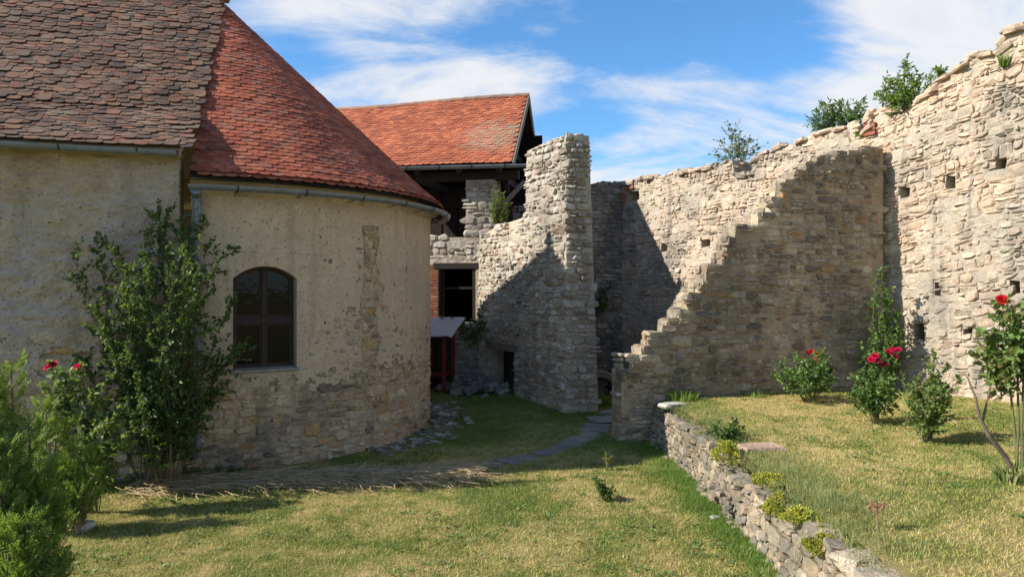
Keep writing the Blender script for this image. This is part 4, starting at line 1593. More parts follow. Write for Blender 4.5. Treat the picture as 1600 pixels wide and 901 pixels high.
# ------------------------------------------------------------------ stub wall with the tall pier
PP = Vector((-0.82, 18.50, 0))
PQ = Vector((1.09, 14.70, 0))
PD = (PQ - PP).normalized()
PL = (PQ - PP).length
PN = Vector((PD.y, -PD.x, 0))
if PN.x > 0:
    PN = -PN
pier = thing('ruined_wall', 'ruined rubble wall with tall square end pier and small doorway', 'wall', tuple((PP + PQ) / 2))
MPW = plane_map(PP, PD, PN)
ptop_px = [(750, 372), (762, 362), (780, 352), (800, 346), (822, 338), (824, 236), (845, 226), (865, 217), (884, 211)]
ptop = [on_wall(px, py, PP, PD) for px, py in ptop_px]
ptop[-1] = (PL, ptop[-1][1])
ptop = [(max(u, 0.02 * i), z) for i, (u, z) in enumerate(ptop)]
du0, dz1 = on_wall(766, 542, PP, PD)
du1, dz0 = on_wall(804, 612, PP, PD)
dz0 = 0.12
doors = [(du0, du1, dz0, dz1)]
outl = [(0, -0.2), (PL, -0.2)] + ptop[::-1]
pcore = wall_core(pier, 'core', MORTAR_SUN, MPW, outl, 0.50, doors, 0.45)
ptf = interp(ptop)
bedding(pier, MORTAR_SUN, MPW, 0, PL, -0.1, 6.0, lambda u, v: v < ptf(u) - 0.04, doors, amp=0.03, seed=4)
pool = lay(random.Random(51), MPW, 0, PL, -0.1, 6.0, lambda u, v: v < ptf(u) - 0.02 and 0 < u < PL - 0.02, (0.08, 0.19), (0.9, 2.4), 0.010, (0.015, 0.06), wave=0.07, seed=31, holes=[(du0 - .02, du1 + .02, dz0 - 0.3, dz1 + 0.13)], split=0.42)
# pier end face: battered, wider at the foot
PE = Vector((PN.y, -PN.x, 0))
if PE.x < 0:
    PE = -PE
EF = (-PN + Vector((0, 0.0, 0))).normalized()
END_D = Vector((math.cos(math.radians(14)), math.sin(math.radians(14)), 0))
END_N = Vector((END_D.y, -END_D.x, 0))


def end_w(v):
    return 0.68 - 0.215 * min(max(v, 0), 5.9) / 5.9


def MEnd(u, v, w):
    q = PQ + END_D * (u * end_w(v)) + END_N * (w + 0.02)
    return (q.x, q.y, v)


PTOPZ = ptop[-1][1]
m_ = MB()
zs = [-0.2 + (PTOPZ + 0.2) * k / 8 for k in range(9)]
for z in zs:
    a = PQ - END_N * 0.0
    m_.v += [tuple(PQ + Vector((0, 0, z))), tuple(PQ + END_D * end_w(z) + Vector((0, 0, z))), tuple(PQ + END_D * end_w(z) - PD * 1.0 + Vector((0, 0, z))), tuple(PQ - PD * 1.0 + Vector((0, 0, z)) - PN * 0.02)]
for k in range(8):
    for i in range(4):
        j = (i + 1) % 4
        m_.f.append((4 * k + i, 4 * k + j, 4 * k + 4 + j, 4 * k + 4 + i))
m_.f.append((32, 33, 34, 35))
m_.build('pier_core', MORTAR_SUN, pier)
pool += lay(random.Random(52), MEnd, 0, 1.0, -0.1, PTOPZ, lambda u, v: 0.02 < u < 0.98 and v < PTOPZ - 0.02, (0.09, 0.19), (1.6, 3.6), 0.014, (0.015, 0.05), wave=0.02, seed=36, split=0.3)
rng = random.Random(53)
for k in range(len(ptop) - 1):                       # loose stones along the broken top
    (ua, za), (ub, zb) = ptop[k], ptop[k + 1]
    L_ = math.hypot(ub - ua, zb - za)
    for j in range(int(L_ / 0.10) + 1):
        f = rng.random()
        p = MPW(ua + (ub - ua) * f, za + (zb - za) * f - 0.01, -rng.uniform(0.02, 0.45))
        s = rng.uniform(0.10, 0.26)
        pool.append(rock(rng, p, (s, s * 0.75, s * rng.uniform(0.3, 0.55)), rng.uniform(0, 3), rng.uniform(-.2, .2), rng.uniform(-.2, .2)))
emit(pier, pool, STONE_PIER)
def pbox(name, mat, u0, u1, v0, v1, w0, w1, parent=pier):
    m_ = MB()
    o = Vector(MPW(u0, v0, w0))
    m_.box(o, Vector(MPW(u1, v0, w0)) - o, (0, 0, v1 - v0), Vector(MPW(u0, v0, w1)) - o)
    return m_.build(name, mat, parent)


pbox('lintel', CONCRETE, du0 - 0.16, du1 + 0.14, dz1 - 0.02, dz1 + 0.14, -0.30, 0.05)
pbox('door', WOOD_DARK, du0 + 0.01, du1 - 0.01, dz0, dz1 - 0.03, -0.40, -0.36)  # dark panel standing in for the shade inside the doorway recess

# ------------------------------------------------------------------ stepped ruin wall
SA = Vector((1.86, 12.50, 0))
SDIR = Vector((math.cos(math.radians(15.5)), math.sin(math.radians(15.5)), 0))
SN = Vector((SDIR.y, -SDIR.x, 0))
stair = thing('stepped_wall', 'ruined wall with its top broken into a rising flight of steps', 'wall', tuple(SA + SDIR * 2.8))
MST = plane_map(SA, SDIR, SN)
steps_px = [(976, 592), (976, 578), (985, 578), (985, 556), (1003, 556), (1003, 543), (1018, 543), (1020, 521), (1043, 521), (1045, 500), (1060, 500), (1062, 484), (1074, 484), (1075, 460), (1093, 460), (1095, 440), (1103, 440),
            (1105, 414), (1128, 414), (1130, 393), (1137, 393), (1138, 371), (1148, 371), (1150, 352), (1183, 352), (1185, 333), (1205, 333), (1206, 309), (1222, 309), (1223, 283), (1243, 283), (1244, 266), (1258, 266), (1259, 255), (1280, 255), (1281, 243), (1305, 243), (1306, 236), (1340, 236), (1341, 230), (1372, 229)]
stop = [on_wall(px, py, SA, SDIR) for px, py in steps_px]
stop[0] = (0.0, stop[0][1]); stop[1] = (0.0, stop[1][1])
SLEN = stop[-1][0] + 0.10
stop.append((SLEN, stop[-1][1]))
for i in range(1, len(stop)):
    if stop[i][0] <= stop[i - 1][0]:
        stop[i] = (stop[i - 1][0] + 0.002, stop[i][1])
outl = [(0, -0.3), (SLEN, -0.3)] + stop[::-1]
score = wall_core(stair, 'core', MORTAR_DARK, MST, outl, 0.40)
stf = interp(stop)
bedding(stair, MORTAR_DARK, MST, 0, SLEN, 0.0, 5.7, lambda u, v: v < stf(u) - 0.05, amp=0.016, base=0.006, seed=6)
pool = lay(random.Random(61), MST, 0, SLEN - 0.2, -0.15, 5.7, lambda u, v: v < stf(u) - 0.03 and u > 0.04, (0.065, 0.16), (1.1, 3.0), 0.008, (0.010, 0.04), wave=0.05, seed=41, split=0.40, skip=0.03)
MSE = lambda u, v, w: tuple(SA + SN * (-u) + SDIR * (-w) + Vector((0, 0, v)))
pool += lay(random.Random(62), MSE, -0.0, 0.4, -0.15, 1.45, lambda u, v: 0.02 < u < 0.4, (0.09, 0.18), (1.2, 2.6), 0.010, (0.012, 0.04), seed=44)
rng = random.Random(63)
for k in range(1, len(stop) - 1):
    (ua, za), (ub, zb) = stop[k], stop[k + 1]
    if ub - ua < 0.03:
        continue
    n_ = max(1, int((ub - ua) / 0.17))
    for j in range(n_):
        for dep in (0.10, 0.29):
            f = (j + rng.uniform(0.3, 0.7)) / n_
            s = (ub - ua) / n_
            p = MST(ua + (ub - ua) * f, za - 0.02, -dep + rng.uniform(-.04, .04))
            pool.append(rock(rng, p, (s * rng.uniform(0.95, 1.2), 0.21, rng.uniform(0.07, 0.12)), math.atan2(SDIR.y, SDIR.x) + rng.uniform(-.1, .1), rng.uniform(-.05, .05), rng.uniform(-.08, .08), rnd=0.25))
for k in range(0, len(stop) - 1):                     # broken stone ends up the risers
    (ua, za), (ub, zb) = stop[k], stop[k + 1]
    if zb - za < 0.08:
        continue
    n_ = max(1, int((zb - za) / 0.11))
    for j in range(n_):
        for dep in (0.09, 0.29):
            z = za + (j + 0.5) * (zb - za) / n_
            p = MST(ua + 0.07 + rng.uniform(-.015, .02), z, -dep + rng.uniform(-.02, .02))
            pool.append(rock(rng, p, (rng.uniform(0.13, 0.18), rng.uniform(0.18, 0.22), (zb - za) / n_ * rng.uniform(0.85, 1.05)), math.atan2(SDIR.y, SDIR.x) + rng.uniform(-.15, .15), rng.uniform(-.06, .06), rng.uniform(-.06, .06), rnd=0.25))
emit(stair, pool, STONE_STAIR)

# ------------------------------------------------------------------ curtain wall
CA = Vector((7.06, 14.20, 0))
CD = Vector((0.50, -0.865, 0)).normalized()
CN = Vector((CD.y, -CD.x, 0))
if CN.x > 0:
    CN = -CN
curtain = thing('curtain_wall', 'long high rubble curtain wall with putlog holes and broken rising top', 'wall', tuple(CA))
MC = plane_map(CA, CD, CN)
ctop_px = [(972, 290), (985, 283), (1010, 276), (1040, 274), (1070, 266), (1110, 261), (1144, 250), (1147, 272), (1176, 273), (1179, 247), (1200, 235), (1235, 226), (1262, 214), (1300, 203), (1335, 193), (1337, 222), (1357, 222), (1360, 176), (1385, 168), (1412, 172), (1440, 150), (1470, 126), (1492, 110), (1510, 93), (1527, 84), (1566, 82), (1570, 52), (1600, 42)]
ctop = [on_wall(px, py, CA, CD) for px, py in ctop_px]
ctop.append((ctop[-1][0] + 6.0, ctop[-1][1] + 0.2))
for i in range(1, len(ctop)):
    if ctop[i][0] <= ctop[i - 1][0]:
        ctop[i] = (ctop[i - 1][0] + 0.01, ctop[i][1])
holes_px = [(1408, 1422, 292, 310), (1477, 1494, 273, 294), (1556, 1573, 245, 268), (1459, 1471, 439, 463), (1428, 1446, 507, 531), (1504, 1519, 512, 532), (1577, 1594, 436, 458),
            (979, 999, 295, 316), (984, 994, 382, 395), (1033, 1043, 381, 394), (1097, 1110, 374, 386)]
holes = []
for x0, x1, y0, y1 in holes_px:
    a = on_wall(x0, y1, CA, CD)
    b = on_wall(x1, y0, CA, CD)
    holes.append((a[0], b[0], min(a[1], b[1]), max(a[1], b[1])))
cu0, cu1 = ctop[0][0], ctop[-1][0]
outl = [(cu0, -0.3), (cu1, -0.3)] + ctop[::-1]
ccore = wall_core(curtain, 'core', MORTAR_SUN, MC, outl, 0.95, holes, 0.4)
ctf = interp(ctop)
bedding(curtain, MORTAR_SUN, MC, cu0, 4.4, 0.4, 7.6, lambda u, v: v < ctf(u) - 0.05, holes, amp=0.026, base=0.008, seed=8, res=0.055)
u_corner = 0.0
pool = lay(random.Random(71), MC, cu0, -0.3, 1.2, 6.6, lambda u, v: v < ctf(u) - 0.03 and u > cu0 + 0.02 and project(MC(u, v, 0))[1] < 620, (0.07, 0.165), (0.9, 2.3), 0.010, (0.012, 0.045), wave=0.10, seed=51, holes=holes, split=0.45, skip=0.05)
pool += lay(random.Random(72), MC, -0.3, 3.6, 0.5, 7.4, lambda u, v: v < ctf(u) - 0.03, (0.05, 0.14), (1.0, 3.0), 0.008, (0.010, 0.042), tilt=0.16, wave=0.14, seed=57, holes=holes, split=0.45, skip=0.06)
pool += lay(random.Random(73), MC, 3.6, 7.0, 0.5, 7.6, lambda u, v: v < ctf(u) - 0.03, (0.14, 0.30), (1.1, 3.0), 0.014, (0.015, 0.06), wave=0.10, seed=59)
rng = random.Random(74)
for k in range(len(ctop) - 1):
    (ua, za), (ub, zb) = ctop[k], ctop[k + 1]
    if ua > 3.2:
        continue
    L_ = math.hypot(ub - ua, zb - za)
    for j in range(int(L_ / 0.055) + 1):
        f = rng.random()
        p = MC(ua + (ub - ua) * f, za + (zb - za) * f - rng.uniform(-0.02, 0.06), -abs(rng.gauss(0.0, 0.22)) + 0.02)
        s = rng.uniform(0.12, 0.36)
        pool.append(rock(rng, p, (s, s * 0.7, s * rng.uniform(0.22, 0.42)), math.atan2(CD.y, CD.x) + rng.uniform(-.6, .6), rng.uniform(-.25, .25), rng.uniform(-.15, .05) + math.atan2(zb - za, max(ub - ua, .05)) * -0.3))
emit(curtain, pool, STONE_SUN)

# red bricks round the small window high on the far stretch
bpool = []
hx0, hx1, hz0, hz1 = holes[7]
for (u, v) in [(hx0 - 0.10, hz0 + 0.02), (hx0 - 0.10, hz0 + 0.10), (hx0 - 0.10, hz0 + 0.18), (hx0 - 0.10, hz0 + 0.26), (hx0 + .04, hz1 + 0.03), (hx0 + .26, hz1 + 0.03)]:
    bpool.append(rock(rng, MC(u, v + 0.03, 0.02), (0.2, 0.1, 0.065), math.atan2(CD.y, CD.x), rnd=0.1, jit=0.04))
emit(curtain, bpool, BRICK, name='brick')
bpool = [rock(rng, MC(on_line(1362, CA, CD)[0], on_wall(1362, y, CA, CD)[1], 0.03), (0.24, 0.1, 0.07), math.atan2(CD.y, CD.x), rnd=0.1, jit=0.05) for y in (196, 202, 209)]
emit(curtain, bpool, BRICK, name='brick')

# ------------------------------------------------------------------ dark cross wall in the far corner
KA = Vector(MC(cu0, 0, 0.0)) + Vector((0.05, 0, 0))
KD = Vector((-0.94, -0.34, 0)).normalized()
KN = Vector((-KD.y, KD.x, 0))
if KN.y > 0:
    KN = -KN
cross = thing('cross_wall', 'shaded grey rubble wall closing the far corner behind the pier', 'wall', tuple(KA + KD))
MK = lambda u, v, w: tuple(KA + KD * (2.6 - u) + KN * w + Vector((0, 0, v)))
ktop = [(0.0, 5.45), (0.6, 5.55), (1.0, 5.50), (1.4, 5.60), (1.42, 5.46), (1.9, 5.55), (2.3, 5.62), (2.6, 5.66)]
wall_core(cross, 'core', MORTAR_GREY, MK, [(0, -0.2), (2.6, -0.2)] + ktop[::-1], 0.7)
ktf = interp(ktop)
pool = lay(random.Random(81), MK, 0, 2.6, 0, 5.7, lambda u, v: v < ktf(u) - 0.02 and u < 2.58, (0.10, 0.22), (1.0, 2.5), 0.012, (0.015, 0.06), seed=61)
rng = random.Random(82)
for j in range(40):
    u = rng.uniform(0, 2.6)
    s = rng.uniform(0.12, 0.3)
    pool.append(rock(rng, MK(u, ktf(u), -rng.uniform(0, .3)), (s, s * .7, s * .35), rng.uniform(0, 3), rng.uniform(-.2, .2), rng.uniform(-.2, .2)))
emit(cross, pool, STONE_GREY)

# ------------------------------------------------------------------ upper lawn and retaining wall
WALL_Y1 = 12.75
wall_x = interp([(2.0, 2.44), (5.0, 2.43), (7.0, 2.46), (9.5, 2.50), (11.5, 2.46), (12.8, 2.34)])
mb = MB()
ux_ = list(np.arange(0, 12.1, 0.25))
uy_ = list(np.arange(-6.0, 17.1, 0.25))
keepv = {}
for j, y in enumerate(uy_):
    for i, x in enumerate(ux_):
        X = wall_x(y) + 0.22 + x
        mb.v.append((X, y, upper_z(X, y)))
for j in range(len(uy_) - 1):
    for i in range(len(ux_) - 1):
        a = j * len(ux_) + i
        X, Y = mb.v[a][0] + .12, uy_[j] + .12
        if (Vector((X, Y, 0)) - SA).dot(SN) < -0.35:
            continue
        if (Vector((X, Y, 0)) - CA).dot(CN) < -0.6:
            continue
        mb.f.append((a, a + 1, a + len(ux_) + 1, a + len(ux_)))
upper = mb.build('upper_lawn', TURF_UP, smooth=True)
upper['kind'] = 'structure'

rw = thing('retaining_wall', 'low dry stone retaining wall edging the raised lawn', 'wall', (2.5, 8.0, 0))
RW0 = 3.2
rtop = lambda y: upper_z(wall_x(y) + 0.3, y) - 0.14 + 0.12 * nz(y * 0.9, 4.4) - 0.16 * math.exp(-((y - 8.7) / 0.5) ** 2) - 0.05 * math.exp(-((y - 6.6) / 0.35) ** 2)


def MR(u, v, w):                                     # u = WALL_Y1 - y
    y = WALL_Y1 - u
    return (wall_x(y) - w + 0.16 * max(v, 0) + 0.02 * nz(y * 2, v * 3), y, v + ground_z(wall_x(y), y))


ys = list(np.arange(RW0, WALL_Y1 + .01, 0.25))
mb = MB()
for y in ys:
    u = WALL_Y1 - y
    zt = rtop(y)
    mb.v += [MR(u, -0.2, 0), MR(u, zt - 0.03, 0), (wall_x(y) + 0.5, y, zt - 0.03 + 0.05), (wall_x(y) + 0.5, y, -0.2)]
for k in range(len(ys) - 1):
    for i in range(4):
        j = (i + 1) % 4
        mb.f.append((4 * k + i, 4 * k + j, 4 * k + 4 + j, 4 * k + 4 + i))
mb.f += [(0, 1, 2, 3), tuple(len(mb.v) - 4 + i for i in (3, 2, 1, 0))]
mb.build('core', EARTH, rw)
pool = lay(random.Random(91), MR, 0, WALL_Y1 - RW0, -0.08, 0.80, lambda u, v: v < rtop(WALL_Y1 - u) + 0.01, (0.06, 0.16), (1.0, 2.6), 0.004, (0.008, 0.045), wave=0.06, seed=71, split=0.4)
rng = random.Random(92)
y = WALL_Y1 - 0.1
while y > RW0:
    for lane in (0, 1):
        if rng.random() < (0.15 if lane == 0 else 0.6):
            continue
        L_ = rng.uniform(0.12, 0.30)
        zt = rtop(y)
        x = wall_x(y) + 0.07 + 0.16 * zt + lane * rng.uniform(0.14, 0.22) + rng.uniform(-.04, .05)
        th = rng.uniform(0.05, 0.11)
        pool.append(rock(rng, (x, y + rng.uniform(-.05, .05), zt + th * 0.3 + 0.02 * lane), (rng.uniform(0.13, 0.27), L_, th), rng.uniform(-.5, .5), rng.uniform(-.08, .08), rng.uniform(-.12, .12), rnd=0.15, jit=0.2))
    y -= rng.uniform(0.14, 0.28)
for (x, y, a, b, rz) in ((2.62, 5.55, 0.34, 0.28, 0.3), (2.78, 5.32, 0.36, 0.26, -0.2), (2.60, 5.15, 0.34, 0.30, 0.1), (2.56, 6.05, 0.30, 0.24, -0.3), (2.58, 4.75, 0.4, 0.4, 0.2)):
    pool.append(rock(rng, (x, y, rtop(y) + 0.04), (a, b, 0.09), rz, rng.uniform(-.05, .05), rng.uniform(-.08, .02), rnd=0.15, jit=0.15))
for k in range(90):                                   # small rubble slipped to the foot of the wall
    y = rng.choice([rng.gauss(8.6, 0.4), rng.uniform(4, 12.3)])
    s = rng.uniform(0.03, 0.09)
    x = wall_x(y) - rng.uniform(0.0, 0.10)
    pool.append(rock(rng, (x, y, ground_z(x, y) + s * 0.3 + rng.random() * 0.2 * (abs(y - 8.6) < 0.5)), (s, s * 1.2, s * .8), rng.uniform(0, 3)))
emit(rw, pool, STONE_WALL)
# ------------------------------------------------------------------ small built things
# path slabs from the apse to the doorway gap
path = bpy.data.objects.new('stone_path', None)
put(path, None, (0.2, 11.8, 0))
path['kind'] = 'structure'
rng = random.Random(101)
pc = [(-1.75, 10.05), (-1.05, 10.35), (-0.45, 10.75), (0.10, 11.2), (0.62, 11.75), (1.05, 12.4), (1.45, 13.2), (1.62, 13.8)]
pool = []
for k in range(len(pc) - 1):
    a, b = Vector((*pc[k], 0)), Vector((*pc[k + 1], 0))
    d = (b - a)
    n_ = Vector((-d.y, d.x, 0)).normalized()
    for h in range(2):
        f0, f1 = h / 2 + rng.uniform(0.02, 0.06), (h + 1) / 2 - rng.uniform(0.02, 0.06)
        w0, w1 = rng.uniform(0.12, 0.26), rng.uniform(0.12, 0.26)
        poly = [a + d * f0 - n_ * w0, a + d * (f0 + f1) / 2 - n_ * (w0 + .02), a + d * f1 - n_ * w1, a + d * f1 + n_ * w0, a + d * (f0 + f1) / 2 + n_ * (w1 + .03), a + d * f0 + n_ * w1]
        zt = 0.016 + rng.uniform(-.010, .014)
        vs = [(p.x, p.y, ground_z(p.x, p.y) - 0.05) for p in poly] + [(p.x, p.y, ground_z(p.x, p.y) + zt) for p in poly]
        c_ = sum(poly, Vector()) / 6
        vs += [(c_.x, c_.y, ground_z(c_.x, c_.y) + zt + 0.006)]
        pool.append((vs, [(i, (i + 1) % 6, 6 + (i + 1) % 6, 6 + i) for i in range(6)] + [(6 + i, 6 + (i + 1) % 6, 12) for i in range(6)]))
for (x, y, sx, sy, rz) in ((1.85, 14.15, 0.75, 0.55, 0.3), (2.05, 14.75, 0.6, 0.45, 0.9)):
    pool.append(rock(rng, (x, y, ground_z(x, y) + 0.02), (sx, sy, 0.07), rz, rnd=0.3))
emit(path, pool, SLAB, name='slab')

# lean-to shelter with red posts and sheet roof
LS = Vector((-1.82, 17.15, 0))
la = math.radians(-11)
lx, ly = Vector((math.cos(la), math.sin(la), 0)), Vector((-math.sin(la), math.cos(la), 0))
gz0 = ground_z(-2, 17.6)
lean = thing('lean_to_shelter', 'small red timber shelter with grey sheet roof beside the apse', 'shelter', tuple(LS + Vector((0, 0, gz0))))
W2, D2 = 1.15, 0.8
TOPF, TOPB = 1.44, 1.68


def lp(x, y, z):
    return LS + lx * x + ly * y + Vector((0, 0, z + gz0))


for x in (-W2, 0.24):
    for y in (0.0, D2):
        MB().bar(lp(x, y, -0.05), lp(x, y, TOPF + (TOPB - TOPF) * y / D2 - 0.06), 0.085, 0.085).build('post', WOOD_RED, lean)
MB().bar(lp(-W2, 0, TOPF - 0.10), lp(0.30, 0, TOPF - 0.10), 0.07, 0.10).build('beam', WOOD_RED, lean)
MB().bar(lp(-W2, 0, 0.42), lp(0.24, 0, 0.42), 0.06, 0.08).build('rail', WOOD_RED, lean)
MB().bar(lp(0.24, 0.02, 0.42), lp(0.24, D2, 0.42), 0.06, 0.08).build('rail', WOOD_RED, lean)
for k in range(8):
    x0 = -W2 + 0.04 + k * 0.168
    MB().box(lp(x0, D2 - 0.02, 0.0), lx * 0.16, ly * 0.02, (0, 0, TOPB - 0.1)).build('board', WOOD_DARK, lean)
MB().box(lp(-W2, 0.03, 0.44), lx * 1.35, ly * 0.7, (0, 0, 0.035)).build('shelf', WOOD_DARK, lean)
MB().tube([lp(-0.25, 0.45, 0.48), lp(-0.25, 0.45, 0.55), lp(-0.25, 0.45, 1.0), lp(-0.25, 0.45, 1.06)], [0.06, 0.10, 0.10, 0.05], 12).build('canister', WOOD_RED, lean)
NXs = 14
m_ = MB()
for j, y in enumerate((-0.32, 0.1, D2 + 0.12)):
    for i in range(NXs + 1):
        x = -W2 - 0.2 + (W2 + 0.72) * i / NXs
        dent = 0.02 * nz(x * 3, y * 3, 4) + (0.015 if i % 2 else 0) + (0.04 * nz(x * 5, 2.0) if j == 0 else 0)
        m_.v.append(tuple(lp(x, y, TOPF + (TOPB - TOPF) * y / D2 + dent)))
n0 = len(m_.v)
m_.v += [(x, y, z - 0.025) for x, y, z in m_.v]
for j in range(2):
    for i in range(NXs):
        a = j * (NXs + 1) + i
        m_.f += [(a, a + 1, a + NXs + 2, a + NXs + 1), (n0 + a + NXs + 1, n0 + a + NXs + 2, n0 + a + 1, n0 + a)]
for i in range(NXs):
    m_.f += [(n0 + i, n0 + i + 1, i + 1, i)]
for j in range(2):
    a, b = j * (NXs + 1) + NXs, (j + 1) * (NXs + 1) + NXs
    m_.f += [(n0 + a, n0 + b, b, a)]
m_.build('sheet_roof', SHEET, lean)
m_ = MB()
m_.box(lp(-0.85, -0.06, TOPF - 0.22), lx * 0.42, ly * 0.02, (0, 0, 0.06))
m_.build('name_board', WOOD_GREY, lean)

# rubble heap
rng = random.Random(111)
heap = thing('rubble_heap', 'heap of loose grey rubble beside the small doorway', 'rubble', (-0.92, 17.3, ground_z(-.9, 17.3)))
pool = []
for k in range(150):
    a, r = rng.uniform(0, 6.28), abs(rng.gauss(0, 0.42))
    x, y = -0.95 + r * math.cos(a) * 1.05, 17.3 + r * math.sin(a) * 0.8
    h = 0.42 * math.exp(-(r / 0.5) ** 2)
    s = rng.uniform(0.10, 0.28)
    pool.append(rock(rng, (x, y, ground_z(x, y) + h * rng.uniform(0.5, 1.0) + 0.04), (s, s * rng.uniform(.6, .9), s * rng.uniform(.4, .7)), rng.uniform(0, 3), rng.uniform(-.6, .6), rng.uniform(-.6, .6), rnd=0.35, jit=0.18))
emit(heap, pool, STONE_HEAP)

# big concrete ring standing between pier and stepped wall
RC = Vector((1.86, 16.6, 0))
rgz = ground_z(1.9, 16.6)
ring_t = thing('concrete_ring', 'large round stone ring standing on edge between pier and stepped wall', 'ring', (RC.x, RC.y, rgz))
m_ = MB()
Ro, Ri, th = 0.58, 0.43, 0.45
nseg = 36
axd = Vector((0.42, -0.91, 0)).normalized()
axr = Vector((-axd.y, axd.x, 0))
cc_ = RC + Vector((0, 0, rgz + 0.04))
for k in range(nseg):
    a = 2 * math.pi * k / nseg
    e = axr * math.cos(a) + Vector((0, 0, math.sin(a)))
    j1 = 1 + 0.012 * nz(k * 0.7, 3)
    for rr, dd in ((Ro - 0.03, th / 2), (Ro, th / 2 - 0.03), (Ro, -th / 2), (Ri, -th / 2), (Ri, th / 2)):
        m_.v.append(tuple(cc_ + e * rr * j1 + axd * dd))
for k in range(nseg):
    for i in range(5):
        a, b = 5 * k, 5 * ((k + 1) % nseg)
        m_.f.append((a + i, a + (i + 1) % 5, b + (i + 1) % 5, b + i))
m_.build('rim', CONCRETE, ring_t)
pool = []
for k in range(60):
    a, r = rng.uniform(0, 3.14), rng.uniform(0, 0.38)
    e = axr * math.cos(a) * r + Vector((0, 0, math.sin(a) * r))
    s = rng.uniform(0.12, 0.24)
    pool.append(rock(rng, cc_ + e - axd * rng.uniform(0.02, 0.15), (s, s, s * .7), rng.uniform(0, 3), rng.uniform(-.5, .5)))
emit(ring_t, pool, STONE_HEAP)

# loose pale stones lying on the grass
rng = random.Random(121)
for (px, py, s, lab, up) in ((1117, 811, 0.11, 'white pebble lying on the lawn near the retaining wall', 0), (1101, 803, 0.06, 'tiny pale pebble on the lawn, left of the white one', 0),
                             (133, 826, 0.20, 'pale stone beside the conifer at the lawn edge', 0)):
    d = EYE / ((py - 450.5) / FPX)
    x = (px - 800) / FPX * d
    vs, fs = rock(rng, (x, d, ground_z(x, d) + s * 0.18), (s, s * .75, s * .5), rng.uniform(0, 3), rnd=0.6)
    tag(MB().add(vs, fs).build('loose_stone', STONE_PALE, centre=True), lab, 'stone', 'loose stones on the grass')
vs, fs = rock(rng, (2.62, 12.05, upper_z(2.6, 12.05) + 0.02), (0.42, 0.26, 0.07), 0.4, rnd=0.4)
tag(MB().add(vs, fs).build('loose_slab', STONE_PALE, centre=True), 'flat pale slab at the foot of the stepped wall', 'stone')
vs, fs = rock(rng, (2.98, 8.85, upper_z(3.0, 8.9) + 0.0), (0.55, 0.36, 0.14), 0.2, rnd=0.5)
tag(MB().add(vs, fs).build('boulder', stone_mat('pink_stone', [(0.44, 0.31, 0.23), (0.47, 0.34, 0.26)]), centre=True), 'pinkish boulder on the retaining wall behind the sedum', 'stone')

# ------------------------------------------------------------------ plants
def leaves_mesh(name, P, D, Nn, L, Wd, mat, parent, fold=0.12, stuff=True):
    """folded diamond leaves; all arguments are arrays"""
    P, D, Nn = np.asarray(P, float), np.asarray(D, float), np.asarray(Nn, float)
    L, Wd = np.asarray(L, float)[:, None], np.asarray(Wd, float)[:, None]
    D /= np.linalg.norm(D, axis=1, keepdims=True) + 1e-9
    S = np.cross(D, Nn)
    S /= np.linalg.norm(S, axis=1, keepdims=True) + 1e-9
    U = np.cross(S, D)
    n = len(P)
    V = np.empty((n, 6, 3))
    V[:, 0] = P
    V[:, 1] = P + D * L * 0.30 + S * Wd * 0.5 + U * Wd * fold
    V[:, 2] = P + D * L * 0.70 + S * Wd * 0.36 + U * Wd * fold * 0.7
    V[:, 3] = P + D * L - U * L * 0.10
    V[:, 4] = P + D * L * 0.70 - S * Wd * 0.36 + U * Wd * fold * 0.7
    V[:, 5] = P + D * L * 0.30 - S * Wd * 0.5 + U * Wd * fold
    b = (np.arange(n) * 6)[:, None]
    F = np.concatenate([b + np.array([[0, 1, 2, 3]]), b + np.array([[0, 3, 4, 5]])], 1).reshape(-1, 4)
    return np_mesh(name, V.reshape(-1, 3), F, mat, parent, stuff=stuff)


def bez(a, b, c, n):
    return [a * (1 - t) ** 2 + b * 2 * t * (1 - t) + c * t * t for t in [k / (n - 1) for k in range(n)]]


def rdir(rng):
    while True:
        v = Vector((rng.uniform(-1, 1), rng.uniform(-1, 1), rng.uniform(-1, 1)))
        if 0.05 < v.length < 1:
            return v.normalized()


